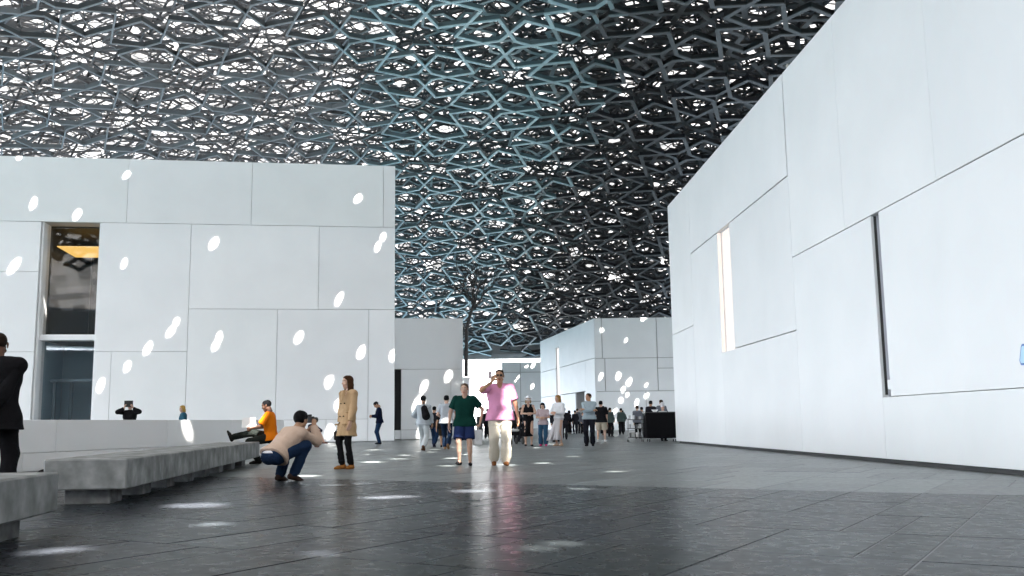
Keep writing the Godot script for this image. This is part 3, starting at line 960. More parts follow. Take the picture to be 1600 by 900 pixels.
func skin(bones: Array, blend: float, cell: float) -> Array:
	var lo := Vector3(1e9, 1e9, 1e9)
	var hi := -lo
	for b in bones:
		if b[6] == 1:
			var r: float = maxf(b[2], b[3]) + cell * 2.0 + blend * 0.3
			lo = lo.min((b[0] as Vector3).min(b[1]) - Vector3.ONE * r)
			hi = hi.max((b[0] as Vector3).max(b[1]) + Vector3.ONE * r)
	var nx := int((hi.x - lo.x) / cell) + 2
	var ny := int((hi.y - lo.y) / cell) + 2
	var nz := int((hi.z - lo.z) / cell) + 2
	var sy := nx
	var sz := nx * ny
	var f := PackedFloat32Array()
	f.resize(nx * ny * nz)
	f.fill(1.0)
	for b in bones:
		var a: Vector3 = b[0]
		var c: Vector3 = b[1]
		var sgn: int = b[6]
		if sgn == 2:
			for z in nz:
				for y in ny:
					var base := z * sz + y * sy
					var p := Vector3(lo.x, lo.y + y * cell, lo.z + z * cell)
					var d0 := (p - a).dot(c)
					var dx := c.x * cell
					for x in nx:
						var d := d0 + dx * x
						if d > f[base + x]:
							f[base + x] = d
			continue
		var ra: float = b[2]
		var rb: float = b[3]
		var ax: Vector3 = b[4]
		var q: float = 1.0 / b[5] - 1.0
		var flat: bool = b[5] != 1.0
		var reach := maxf(ra, rb) + blend + cell * 1.5
		var l3 := ((a.min(c) - Vector3.ONE * reach - lo) / cell).floor()
		var h3 := ((a.max(c) + Vector3.ONE * reach - lo) / cell).ceil()
		var ab := c - a
		var inv := 1.0 / maxf(ab.length_squared(), 1e-9)
		var rd := rb - ra
		for z in range(maxi(int(l3.z), 0), mini(int(h3.z) + 1, nz)):
			for y in range(maxi(int(l3.y), 0), mini(int(h3.y) + 1, ny)):
				var base := z * sz + y * sy
				for x in range(maxi(int(l3.x), 0), mini(int(h3.x) + 1, nx)):
					var p := Vector3(lo.x + x * cell, lo.y + y * cell, lo.z + z * cell) - a
					if flat:
						p += ax * (p.dot(ax) * q)
					var t := clampf(p.dot(ab) * inv, 0.0, 1.0)
					var d := (p - ab * t).length() - ra - rd * t
					var k := base + x
					if sgn < 0:
						if -d > f[k]:
							f[k] = -d
						continue
					var o := f[k]
					var h := blend - absf(o - d)
					if h > 0.0:
						f[k] = minf(o, d) - h * h / (4.0 * blend)
					elif d < o:
						f[k] = d
	# surface nets
	var v := PackedVector3Array()
	var idx := PackedInt32Array()
	var at := PackedInt32Array()
	at.resize(nx * ny * nz)
	at.fill(-1)
	var off := [0, 1, sy, sy + 1, sz, sz + 1, sz + sy, sz + sy + 1]
	var far := cell * 4.0
	for z in nz - 1:
		for y in ny - 1:
			var base := z * sz + y * sy
			for x in nx - 1:
				var k := base + x
				var f0 := f[k]
				if f0 > far or f0 < -far:
					continue
				var f1 := f[k + 1]
				var f2 := f[k + sy]
				var f3 := f[k + sy + 1]
				var f4 := f[k + sz]
				var f5 := f[k + sz + 1]
				var f6 := f[k + sz + sy]
				var f7 := f[k + sz + sy + 1]
				var m := (1 if f0 < 0.0 else 0) + (1 if f1 < 0.0 else 0) + (1 if f2 < 0.0 else 0) + (1 if f3 < 0.0 else 0) + (1 if f4 < 0.0 else 0) + (1 if f5 < 0.0 else 0) + (1 if f6 < 0.0 else 0) + (1 if f7 < 0.0 else 0)
				if m == 0 or m == 8:
					continue
				var s := Vector3.ZERO
				var n := 0
				if (f0 < 0.0) != (f1 < 0.0):
					s += Vector3(f0 / (f0 - f1), 0, 0); n += 1
				if (f2 < 0.0) != (f3 < 0.0):
					s += Vector3(f2 / (f2 - f3), 1, 0); n += 1
				if (f4 < 0.0) != (f5 < 0.0):
					s += Vector3(f4 / (f4 - f5), 0, 1); n += 1
				if (f6 < 0.0) != (f7 < 0.0):
					s += Vector3(f6 / (f6 - f7), 1, 1); n += 1
				if (f0 < 0.0) != (f2 < 0.0):
					s += Vector3(0, f0 / (f0 - f2), 0); n += 1
				if (f1 < 0.0) != (f3 < 0.0):
					s += Vector3(1, f1 / (f1 - f3), 0); n += 1
				if (f4 < 0.0) != (f6 < 0.0):
					s += Vector3(0, f4 / (f4 - f6), 1); n += 1
				if (f5 < 0.0) != (f7 < 0.0):
					s += Vector3(1, f5 / (f5 - f7), 1); n += 1
				if (f0 < 0.0) != (f4 < 0.0):
					s += Vector3(0, 0, f0 / (f0 - f4)); n += 1
				if (f1 < 0.0) != (f5 < 0.0):
					s += Vector3(1, 0, f1 / (f1 - f5)); n += 1
				if (f2 < 0.0) != (f6 < 0.0):
					s += Vector3(0, 1, f2 / (f2 - f6)); n += 1
				if (f3 < 0.0) != (f7 < 0.0):
					s += Vector3(1, 1, f3 / (f3 - f7)); n += 1
				at[k] = v.size()
				v.append(lo + (Vector3(x, y, z) + s / n) * cell)
	for z in range(1, nz - 1):
		for y in range(1, ny - 1):
			var base := z * sz + y * sy
			for x in range(1, nx - 1):
				var k := base + x
				if at[k] < 0:
					continue
				var ins := f[k] < 0.0
				if ins != (f[k + 1] < 0.0):
					_quad(idx, at[k], at[k - sy], at[k - sy - sz], at[k - sz], ins)
				if ins != (f[k + sy] < 0.0):
					_quad(idx, at[k], at[k - sz], at[k - sz - 1], at[k - 1], ins)
				if ins != (f[k + sz] < 0.0):
					_quad(idx, at[k], at[k - 1], at[k - 1 - sy], at[k - sy], ins)
	var nrm := PackedVector3Array()
	nrm.resize(v.size())
	for k in range(0, idx.size(), 3):
		var n := (v[idx[k + 2]] - v[idx[k]]).cross(v[idx[k + 1]] - v[idx[k]])
		nrm[idx[k]] += n
		nrm[idx[k + 1]] += n
		nrm[idx[k + 2]] += n
	for k in nrm.size():
		nrm[k] = nrm[k].normalized()
	return [v, nrm, idx]

func _quad(idx: PackedInt32Array, a: int, b: int, c: int, d: int, ins: bool) -> void:
	if a < 0 or b < 0 or c < 0 or d < 0:
		return
	if ins:
		idx.append_array([a, c, b, a, d, c])
	else:
		idx.append_array([a, b, c, a, c, d])

# joins skins, each with a transform and a colour (or a colour for every vertex), into one mesh
func joined(list: Array) -> ArrayMesh:
	var v := PackedVector3Array()
	var n := PackedVector3Array()
	var c := PackedColorArray()
	var idx := PackedInt32Array()
	for e in list:
		var s: Array = e[0]
		var xf: Transform3D = e[1]
		var k := v.size()
		var flip := xf.basis.determinant() < 0.0
		var sv: PackedVector3Array = s[0]
		var sn: PackedVector3Array = s[1]
		for j in sv.size():
			v.append(xf * sv[j])
			n.append((xf.basis * sn[j]).normalized())
		if e[2] is Color:
			var cc := PackedColorArray()
			cc.resize(sv.size())
			cc.fill(e[2])
			c.append_array(cc)
		else:
			c.append_array(e[2])
		var si: PackedInt32Array = s[2]
		for j in range(0, si.size(), 3):
			idx.append(si[j] + k)
			idx.append(si[j + (2 if flip else 1)] + k)
			idx.append(si[j + (1 if flip else 2)] + k)
	var arr := []
	arr.resize(Mesh.ARRAY_MAX)
	arr[Mesh.ARRAY_VERTEX] = v
	arr[Mesh.ARRAY_NORMAL] = n
	arr[Mesh.ARRAY_COLOR] = c
	arr[Mesh.ARRAY_INDEX] = idx
	var m := ArrayMesh.new()
	m.add_surface_from_arrays(Mesh.PRIMITIVE_TRIANGLES, arr)
	return m

var head_skin := []
var hand_skins := {}

func make_head() -> void:
	var X := Vector3.RIGHT
	var b := [
		bone(Vector3(0, .035, -.022), Vector3(0, .04, .012), .084, .080, X, .88),
		bone(Vector3(0, -.01, .03), Vector3(0, -.07, .045), .060, .040, X, .95),
		bone(Vector3(-.03, -.022, .052), Vector3(.03, -.022, .052), .034),
		bone(Vector3(0, -.098, .06), Vector3(0, -.094, .062), .024),
		bone(Vector3(-.05, -.06, .0), Vector3(0, -.095, .055), .024, .024),
		bone(Vector3(.05, -.06, .0), Vector3(0, -.095, .055), .024, .024),
		bone(Vector3(-.03, .033, .078), Vector3(.03, .033, .078), .016),
		carve(Vector3(-.032, .010, .108), Vector3(-.034, .010, .108), .020),
		carve(Vector3(.032, .010, .108), Vector3(.034, .010, .108), .020),
		bone(Vector3(-.032, .012, .077), Vector3(-.033, .012, .077), .0145),
		bone(Vector3(.032, .012, .077), Vector3(.033, .012, .077), .0145),
		bone(Vector3(0, .02, .088), Vector3(0, -.024, .109), .008, .0125),
		bone(Vector3(-.011, -.028, .096), Vector3(.011, -.028, .096), .009),
		bone(Vector3(-.02, -.057, .085), Vector3(.02, -.057, .085), .0075),
		bone(Vector3(-.016, -.067, .084), Vector3(.016, -.067, .084), .0075),
		bone(Vector3(-.081, .004, -.012), Vector3(-.078, -.026, -.004), .022, .013, X, .45),
		bone(Vector3(.081, .004, -.012), Vector3(.078, -.026, -.004), .022, .013, X, .45),
		bone(Vector3(0, -.06, -.025), Vector3(0, -.13, -.03), .056, .058),
	]
	head_skin = skin(b, 0.014, 0.0055)

func face_colors(tone: Color) -> PackedColorArray:
	var out := PackedColorArray()
	var v: PackedVector3Array = head_skin[0]
	for p in v:
		var c := tone
		var ex := Vector2(absf(p.x) - 0.0325, p.y - 0.012)
		if p.z > 0.07 and Vector2(ex.x, ex.y * 1.7).length() < 0.0125:
			c = Color(0.55, 0.53, 0.5) if ex.length() > 0.006 else Color(0.02, 0.015, 0.012)
		elif p.z > 0.06 and absf(p.y - 0.036 + absf(ex.x) * 0.12) < 0.005 and absf(ex.x) < 0.021:
			c = tone * 0.25
		elif p.z > 0.06 and p.y < -0.05 and p.y > -0.075 and absf(p.x) < 0.026:
			c = Color(tone.r * 0.8, tone.g * 0.5, tone.b * 0.5)
		c.a = 1.0
		out.append(c)
	return out

# a right hand, wrist at the origin, fingers along -y, palm towards +z... the thumb leaves the side at +x
func hand(curl: float) -> Array:
	var key := snappedf(curl, 0.05)
	if hand_skins.has(key):
		return hand_skins[key]
	var Z := Vector3.BACK
	var b := [
		bone(Vector3(0, .02, 0), Vector3(0, -.02, 0), .028, .030, Z, .75),
		bone(Vector3(-.018, -.03, 0), Vector3(-.026, -.085, 0), .022, .016, Z, .7),
		bone(Vector3(.0, -.03, 0), Vector3(.0, -.09, 0), .023, .018, Z, .7),
		bone(Vector3(.016, -.03, 0), Vector3(.026, -.088, 0), .022, .017, Z, .7),
		bone(Vector3(.02, -.028, .006), Vector3(.04, -.05, .014), .017, .014),
	]
	var lens := [.070, .084, .078, .062]
	var xs := [.030, .010, -.010, -.028]
	for k in 4:
		var l: float = lens[k]
		var p := Vector3(xs[k], -.092 - (0.004 if k == 1 or k == 2 else 0.0), 0)
		var side: float = xs[k] * 0.9
		var ang := curl * (0.75 + 0.12 * k)
		for j in 3:
			var len: float = l * [0.46, 0.31, 0.23][j]
			var d := Vector3(side * (1.0 - 0.3 * j), -cos(ang), sin(ang)).normalized()
			var q := p + d * len
			b.append(bone(p, q, .0098 - .0011 * j, .0088 - .0011 * j))
			p = q
			ang += curl * [0.9, 0.7, 0.5][j]
	var tp := Vector3(.04, -.05, .014)
	var a2 := curl * 0.5
	for j in 2:
		var d := Vector3(0.62 - a2 * 0.7, -0.72, 0.18 + a2 * 0.6).normalized()
		var q: Vector3 = tp + d * [0.036, 0.028][j]
		b.append(bone(tp, q, .0125 - .0015 * j, .0105 - .0015 * j))
		tp = q
		a2 += curl * 0.5
	hand_skins[key] = skin(b, 0.006, 0.005)
	return hand_skins[key]

func ik(a: Vector3, goal: Vector3, l1: float, l2: float, pole: Vector3) -> Vector3:
	var d := goal - a
	var dist := clampf(d.length(), absf(l1 - l2) + 0.01, l1 + l2 - 0.003)
	var dir := d.normalized()
	var x := (l1 * l1 - l2 * l2 + dist * dist) / (2.0 * dist)
	var h := sqrt(maxf(l1 * l1 - x * x, 0.0))
	var side := (pole - dir * pole.dot(dir)).normalized()
	return a + dir * x + side * h

var cloth_cache := {}

func cloth(c: Color, rough := 0.85) -> StandardMaterial3D:
	if not cloth_cache.has(c):
		var m := grained(c.linear_to_srgb(), M.cloth_tex, 9.0, rough, 0.15, false)
		m.normal_enabled = true
		m.normal_texture = M.cloth_folds
		m.normal_scale = 0.9
		m.uv1_scale = Vector3.ONE * 4.0
		cloth_cache[c] = m
	return cloth_cache[c]

func person(label: String, at: Vector3, yaw: float, tall: float, pose: Dictionary, look: Dictionary, cell := 0.014, group := "visitors on the plaza") -> Node3D:
	var o := thing("person", label, "person", at, deg_to_rad(yaw), group)
	var k := tall / 1.75
	var w: float = look.get("build", 1.0)
	var lw := minf(w, 1.0)
	var I := Transform3D()
	var pel: Vector3 = pose.get("pelvis", Vector3(0, .93, 0)) * k
	var lean: Vector3 = pose.get("lean", Vector3.ZERO)        # forward, sideways, twist
	var T := Basis(Vector3.UP, lean.z) * Basis(Vector3.RIGHT, lean.x) * Basis(Vector3.BACK, lean.y)
	var tp := func(x: float, y: float, z: float) -> Vector3: return pel + T * (Vector3(x, y, z) * k)
	var sw: float = look.get("shoulder", 0.178)
	var sh := [tp.call(-sw, .445, -.005), tp.call(sw, .445, -.005)]          # right, left
	var hd: Vector2 = pose.get("head", Vector2.ZERO)                          # turn, nod
	var hb := Basis(Vector3.UP, hd.x + lean.z) * Basis(Vector3.RIGHT, hd.y + lean.x * 0.25)
	var neck: Vector3 = tp.call(0, .50, -.012)
	var hc := neck + (T.y * 0.45 + hb.y * 0.55).normalized() * 0.165 * k + hb.z * 0.025 * k
	var hips := [tp.call(-.088, -.02, 0), tp.call(.088, -.02, 0)]
	var foot := [pose.get("fr", Vector3(-.10, .085, 0)) * k, pose.get("fl", Vector3(.10, .085, 0)) * k]
	var kp := [pose.get("kr", Vector3(-.12, 0, 1)), pose.get("kl", Vector3(.12, 0, 1))]
	var wr := [pose.get("hr", Vector3(-.25, .80, .04)) * k, pose.get("hl", Vector3(.25, .80, .04)) * k]
	var ep := [pose.get("er", Vector3(-.5, 0, -1)), pose.get("el", Vector3(.5, 0, -1))]
	var toe := [pose.get("tr", Vector2(-.15, 0)), pose.get("tl", Vector2(.15, 0))]       # turn, pitch
	var kn := []
	var el := []
	for s in 2:
		kn.append(ik(hips[s], foot[s], .435 * k, .42 * k, kp[s]))
		el.append(ik(sh[s], wr[s], .285 * k, .25 * k, ep[s]))
		# keep wrist and ankle in reach
		foot[s] = kn[s] + (foot[s] - kn[s]).normalized() * minf((foot[s] - kn[s]).length(), .424 * k)
		wr[s] = el[s] + (wr[s] - el[s]).normalized() * minf((wr[s] - el[s]).length(), .254 * k)
	var tone: Color = look.get("skin", Color(0.42, 0.25, 0.17))
	var FZ := T.z
	var torso := func(g: float) -> Array:
		return [
			bone(tp.call(-.07, -.01, -.01), tp.call(.07, -.01, -.01), (.112 * w + g) * k, -1, FZ, .84),
			bone(tp.call(-.045, .16, .0), tp.call(.045, .16, .0), (.108 * w + g) * k, -1, FZ, .80),
			bone(tp.call(-.075, .32, .0), tp.call(.075, .32, .0), (.118 * w + g) * k, -1, FZ, .78),
			bone(tp.call(-.06, .02, -.005), tp.call(-.07, .33, .0), (.092 * w + g) * k, (.10 * w + g) * k),
			bone(tp.call(.06, .02, -.005), tp.call(.07, .33, .0), (.092 * w + g) * k, (.10 * w + g) * k),
			bone(sh[0], sh[1], (.052 + g) * k),
			bone(tp.call(-.10, .42, -.02), tp.call(.10, .42, -.02), (.075 + g) * k),
		]
	# body: one surface from the neck to the feet, hands and head joined on
	var body: Array = torso.call(0.0)
	body.append(bone(tp.call(0, .42, -.015), hc - hb.y * .07 * k - hb.z * .025 * k, .06 * k, .054 * k))
	var foot_b := []
	for s in 2:
		body.append(bone(sh[s], el[s], .05 * k, .038 * k))
		body.append(bone(el[s], wr[s], .039 * k, .027 * k))
		body.append(bone(hips[s], kn[s], .088 * w * k, .056 * lw * k))
		body.append(bone(kn[s], foot[s], .054 * lw * k, .037 * lw * k))
		body.append(bone(kn[s].lerp(foot[s], .1), kn[s].lerp(foot[s], .5), .05 * lw * k, .046 * lw * k))
		var F := Basis(Vector3.UP, toe[s].x) * Basis(Vector3.RIGHT, toe[s].y)
		foot_b.append(F)
		body.append(bone(foot[s] + F * Vector3(0, -.045, -.035) * k, foot[s] + F * Vector3(0, -.058, .12) * k, .032 * k, .024 * k))
	var parts := [[skin(body, 0.03 * k, maxf(cell, 0.016)), I, tone]]
	var hs := k * look.get("head_size", 1.0) as float
	var hx := Transform3D(hb.scaled(Vector3.ONE * hs), hc)
	parts.append([head_skin, hx, face_colors(tone)])
	for s in 2:
		var fdir: Vector3 = pose.get("dr" if s == 0 else "dl", (wr[s] - el[s]).normalized())
		fdir = fdir.normalized()
		var inward := Vector3(1 if s == 0 else -1, 0, 0)
		var palm: Vector3 = pose.get("pr" if s == 0 else "pl", inward)
		palm = (palm - fdir * palm.dot(fdir)).normalized()
		# hand mesh: fingers -y, palm +z, thumb +x
		var yb := -fdir
		var zb := palm
		var xb := yb.cross(zb)
		var hbz := Basis(xb, yb, zb)
		if s == 1:
			hbz = Basis(-xb, yb, zb)
		var sc := k * 1.0
		parts.append([hand(pose.get("curl_r" if s == 0 else "curl_l", 0.35)), Transform3D(Basis(hbz.x * sc, hbz.y * sc, hbz.z * sc), wr[s] + fdir * 0.01 * k), tone])
	put("body", joined(parts), M.flesh, o)
	# trousers, shorts or a skirt
	var low: Dictionary = look.get("bottom", {})
	if low:
		var g: float = low.get("loose", .014)
		var kind: String = low.get("kind", "trousers")
		var list := []
		if kind == "trousers" or kind == "shorts":
			var hipb := [bone(tp.call(-.07, -.015, -.01), tp.call(.07, -.015, -.01), (.115 * w + g) * k, -1, FZ, .86), bone(tp.call(-.05, .06, 0), tp.call(.05, .06, 0), (.108 * w + minf(g, .010)) * k, -1, FZ, .80)]
			for s in 2:
				hipb.append(bone(hips[s], hips[s].lerp(kn[s], .45), (.092 * w + g) * k, (.08 * w + g) * k))
			hipb.append(cut(tp.call(0, .07, 0), T.y))
			list.append([skin(hipb, .03 * k, cell), I, Color.WHITE])
			for s in 2:
				if kind == "shorts":
					var e: float = low.get("len", .92)
					var end: Vector3 = hips[s].lerp(kn[s], e)
					list.append([skin([bone(hips[s], end + (end - hips[s]).normalized() * .06, (.094 * w + g) * k, (.074 + g * 1.8) * k), cut(end, end - hips[s])], .02, cell), I, Color.WHITE])
				else:
					var a: Vector3 = foot[s] + (kn[s] - foot[s]).normalized() * .01 * k
					var leg := [bone(hips[s], kn[s], (.090 * w + g) * k, (.060 * lw + g) * k), bone(kn[s], a, (.060 * lw + g) * k, (.046 * lw + g * low.get("flare", 1.0)) * k)]
					# creases where the cloth gathers
					var side: Vector3 = T.x
					for j in 3:
						var q: Vector3 = kn[s].lerp(a, .55 + .17 * j)
						leg.append(bone(q - side * .04 * k + FZ * .01, q + side * .04 * k + FZ * .015 + Vector3(0, .015, 0), (.030 + g) * k))
					leg.append(cut(foot[s] + (foot[s] - kn[s]).normalized() * .045 * k, foot[s] - kn[s]))
					list.append([skin(leg, .03 * k, cell), I, Color.WHITE])
		else:
			var hem: float = low.get("hem", .45) * k
			var rad: float = low.get("flare", .26) * k
			var drift: Vector3 = low.get("drift", Vector3.ZERO) * k
			var sk := [bone(tp.call(-.06, -.01, 0), tp.call(.06, -.01, 0), (.12 * w + g) * k, -1, FZ, .85), bone(tp.call(-.045, .10, 0), tp.call(.045, .10, 0), (.10 * w + g) * k, -1, FZ, .85)]
			var n := 11
			for j in n:
				var an := TAU * j / n
				var top := pel + Vector3(cos(an) * .085, -.02, sin(an) * .065) * k
				var rr := rad * (0.86 + 0.2 * sin(j * 2.7))
				var bot := Vector3(pel.x + cos(an) * rr, hem - .05, pel.z + sin(an) * rr * .85) + drift
				sk.append(bone(top, bot, .055 * k, (.048 + .012 * sin(j * 1.9)) * k))
				sk.append(bone(top.lerp(pel, .5), Vector3(pel.x, hem - .05, pel.z) + drift * .7, .07 * k, rad * .55))
			sk.append(cut(tp.call(0, .13, 0), T.y))
			sk.append(cut(Vector3(0, hem, 0), Vector3(-drift.x * .4, -1, 0)))
			list.append([skin(sk, .02 * k, cell), I, Color.WHITE])
		put(low.get("name", kind), joined(list), cloth(low.color), o)
	# shirt, jacket, coat or dress top
	var top: Dictionary = look.get("top", {})
	if top:
		var g: float = top.get("loose", .016)
		var list := []
		var tb: Array = torso.call(g)
		tb.append(bone(tp.call(0, .44, -.012), tp.call(0, .475, -.01), (.058 + g * .5) * k))
		var hem: float = top.get("hem", -.10)
		if hem < -.02:
			tb.append(bone(tp.call(-.085, hem - .05, .0), tp.call(.085, hem - .05, .0), (.129 * w + g * 1.5) * k, -1, FZ, 1.0))
			tb.append(bone(tp.call(-.075, hem * .5, .0), tp.call(.075, hem * .5, .0), (.124 * w + g * 1.3) * k, -1, FZ, .95))
		if top.has("flare"):
			var n := 12
			for j in n:
				var an := TAU * j / n
				var rr: float = top.flare * (0.92 + 0.12 * sin(j * 2.3))
				tb.append(bone(tp.call(cos(an) * .08, .05, sin(an) * .06), tp.call(cos(an) * rr, hem - .05, sin(an) * rr * .8), .05 * k, .05 * k))
		if top.get("belly", 0.0) > 0.0:
			tb.append(bone(tp.call(-.03, .12, .05), tp.call(.03, .12, .05), (.09 + top.belly) * k))
		# wrinkles across the body
		for j in 4:
			var y := -.02 + .09 * j
			var sx := -1.0 if j % 2 else 1.0
			tb.append(bone(tp.call(sx * .10, y, .085), tp.call(-sx * .02, y + .05, .098), (.012 + g * .5) * k))
			tb.append(bone(tp.call(-sx * .11, y + .02, -.085), tp.call(sx * .01, y + .06, -.098), (.012 + g * .5) * k))
		tb.append(cut(tp.call(0, hem, 0), -T.y))
		if top.has("neck"):
			tb.append(carve(tp.call(0, .50 - top.neck, .11), tp.call(0, .53, .05), .05 * k, .055 * k))
		if top.get("sleeve", 1.0) <= 0.0:
			for s in 2:
				tb.append(carve(sh[s], sh[s] + T.x * (-.1 if s == 0 else .1) * k, .075 * k))
		list.append([skin(tb, .035 * k, cell), I, Color.WHITE])
		var sl: float = top.get("sleeve", 1.0)
		if sl > 0.0:
			for s in 2:
				var a := []
				g = minf(top.get("loose", .016), .024)
				if sl <= 1.0 and sl < 0.99:
					var end: Vector3 = sh[s].lerp(el[s], sl)
					a = [bone(sh[s] - (el[s] - sh[s]) * .05, end + (el[s] - sh[s]).normalized() * .06, (.056 + g) * k, (.050 + g * 1.3) * k), cut(end, el[s] - sh[s])]
				else:
					var end: Vector3 = el[s].lerp(wr[s], .97)
					a = [bone(sh[s] - T.y * .012 * k, el[s], (.047 + g) * k, (.043 + g) * k), bone(el[s], end + (wr[s] - el[s]).normalized() * .04, (.042 + g) * k, (.030 + g) * k)]
					for j in 3:
						var q: Vector3 = el[s].lerp(wr[s], .02 + .16 * j)
						var pr := (wr[s] - el[s] as Vector3).normalized().cross(Vector3(0.3, 0.2, 1)).normalized()
						a.append(bone(q - pr * .02 * k, q + pr * .025 * k, (.026 + g) * k))
					a.append(cut(end, wr[s] - el[s]))
				list.append([skin(a, .025 * k, cell), I, Color.WHITE])
		put(top.get("name", "shirt"), joined(list), cloth(top.color), o)
		if top.has("collar"):
			put("collar", joined([[skin([bone(tp.call(0, .468, -.012), tp.call(0, .505, -.008), (.066) * k, .062 * k), cut(tp.call(0, .51, 0), T.y)], .01, minf(cell, .012)), I, Color.WHITE]]), cloth(top.collar), o)
		if top.has("belt"):
			put("belt", joined([[skin([bone(tp.call(-.05, .085, 0), tp.call(.05, .085, 0), (.117 * w + g) * k, -1, FZ, .84), cut(tp.call(0, .11, 0), T.y), cut(tp.call(0, .065, 0), -T.y)], .01, minf(cell, .012)), I, Color.WHITE]]), cloth(top.belt), o)
		for bt in top.get("buttons", []):
			put("button", tube_mesh(tp.call(bt.x, bt.y, .10), tp.call(bt.x, bt.y, bt.z), .012 * k), cloth(Color(0.05, 0.03, 0.02)), o)
	# shoes
	var shoe: Dictionary = look.get("shoes", {})
	if shoe:
		for s in 2:
			var F: Basis = foot_b[s]
			var a: Vector3 = foot[s]
			var b := [bone(a + F * Vector3(0, -.048, -.045) * k, a + F * Vector3(0, -.058, .09) * k, .040 * k, .040 * k), bone(a + F * Vector3(0, -.058, .09) * k, a + F * Vector3(0, -.066, .155) * k, .040 * k, .027 * k)]
			if shoe.get("high", false):
				b.append(bone(a + F * Vector3(0, .04, 0) * k, a + F * Vector3(0, -.04, -.01) * k, .047 * k, .046 * k))
				b.append(cut(a + F * Vector3(0, .05, 0) * k, F.y))
			elif shoe.get("open", false):
				b.append(carve(a + F * Vector3(0, -.012, .035) * k, a + F * Vector3(0, -.02, .05) * k, .034 * k))
				b.append(carve(a + F * Vector3(0, -.012, -.01) * k, a + F * Vector3(0, .04, -.02) * k, .036 * k))
			else:
				b.append(bone(a + F * Vector3(0, -.02, -.02) * k, a + F * Vector3(0, -.04, .03) * k, .042 * k, .042 * k))
			b.append(cut(a + F * Vector3(0, -.084, 0) * k, -F.y))
			put("shoe", joined([[skin(b, .02 * k, minf(cell, 0.014)), I, Color.WHITE]]), cloth(shoe.color, .6), o)
	# hair and hats, in the head's own axes
	var hair: Dictionary = look.get("hair", {})
	if hair:
		var kind: String = hair.get("kind", "short")
		var X := Vector3.RIGHT
		var t: float = hair.get("thick", .010)
		var b := [bone(Vector3(0, .036, -.024), Vector3(0, .042, .006), .084 + t, .078 + t, X, .90)]
		b.append(cut(Vector3(0, .062, .062), Vector3(0, -.62, .78)))
		b.append(cut(Vector3(0, -.05, 0), Vector3(0, -1, -.15)))
		var list := [[skin(b, .015, .008), hx, Color.WHITE]]
		if kind != "shaved":
			var tuft := []
			for j in 16:
				var an := TAU * j / 16.0
				var ring := 0.055 if j % 2 else 0.03
				var c := Vector3(cos(an) * ring, .118 + t - ring * .55, sin(an) * ring - .012)
				tuft.append(bone(c, c + Vector3(cos(an) * .02, -.006, sin(an) * .02 + .01), .014, .008))
			list.append([skin(tuft, .012, .008), hx, Color.WHITE])
		if kind == "long" or kind == "bob":
			var low_y := -.24 if kind == "long" else -.10
			var lb := []
			for j in 15:
				var an := PI * (-.12 + 1.24 * j / 14.0)
				var r := .078
				var p := Vector3(cos(an) * r, .05, -sin(an) * r - .01)
				var q := Vector3(cos(an) * r * 1.1, -.06, -sin(an) * r * .95 - .015)
				var e := Vector3(cos(an) * r * 1.15 + .008 * sin(j * 3.0), low_y + .02 * sin(j * 2.2), -sin(an) * r * .9 - .01 + .01 * cos(j * 2.0))
				lb.append(bone(p, q, .022, .024))
				lb.append(bone(q, e, .024, .013))
			list.append([skin(lb, .014, .008), hx, Color.WHITE])
		put("hair", joined(list), cloth(hair.color, .55), o)
	if look.has("hat"):
		var hat: Dictionary = look.hat
		var b := [bone(Vector3(0, .06, -.02), Vector3(0, .085, -.015), .096, .085), cut(Vector3(0, .055, 0), Vector3(0, -1, .12))]
		if hat.get("tall", 0.0) > 0.0:
			b = [bone(Vector3(0, .08, -.02), Vector3(0, .08 + hat.tall, -.03), .092, .11), cut(Vector3(0, .06, 0), Vector3(0, -1, .12))]
		var list := [[skin(b, .01, .009), hx, Color.WHITE]]
		if hat.get("brim", 0.0) > 0.0:
			list.append([skin([bone(Vector3(0, .062, -.02), Vector3(0, .062, .01), .10 + hat.brim, -1, Vector3.UP, .12)], .01, .012), hx, Color.WHITE])
		put("hat", joined(list), cloth(hat.color), o)
		if hat.has("band"):
			put("hat_band", joined([[skin([bone(Vector3(0, .06, -.02), Vector3(0, .085, -.015), .099, .088), cut(Vector3(0, .075, 0), Vector3(0, -1, .12)), cut(Vector3(0, .095, 0), Vector3(0, 1, -.12))], .01, .009), hx, Color.WHITE]]), cloth(hat.band), o)
	if look.has("glasses"):
		var gl := Build.new()
		for sx in [-1.0, 1.0]:
			gl.box(Vector3(sx * .034 - .024, -.006, .098), Vector3(sx * .034 + .024, .03, .106), Transform3D(), .004)
			gl.box(Vector3(sx * .075 - .003, .012, -.01), Vector3(sx * .075 + .003, .02, .1))
		gl.box(Vector3(-.012, .014, .1), Vector3(.012, .022, .108))
		put("glasses", gl.mesh(), M.black, o, hx)
	o.set_meta("_w", [o.transform * wr[0], o.transform * wr[1], o.transform * hc])
	return o

func grip(o: Node3D, side: int) -> Vector3:     # where a figure's right (0) or left (1) wrist is; 2 is the head
	return (o.get_meta("_w") as Array)[side]

const PALE := Color(0.52, 0.33, 0.25)
const TAN := Color(0.40, 0.23, 0.145)
const BROWN := Color(0.13, 0.065, 0.04)

func walk(step: float, sway := 0.0) -> Dictionary:   # left foot forward, right foot behind with the heel up
	return {"pelvis": Vector3(0, .905, 0), "lean": Vector3(.05, 0, sway), "fl": Vector3(.07, .085, step), "tl": Vector2(.08, -.12), "fr": Vector3(-.07, .15, -step * 1.1), "tr": Vector2(-.08, .55), "hr": Vector3(-.25, .83, .16), "hl": Vector3(.25, .82, -.12)}

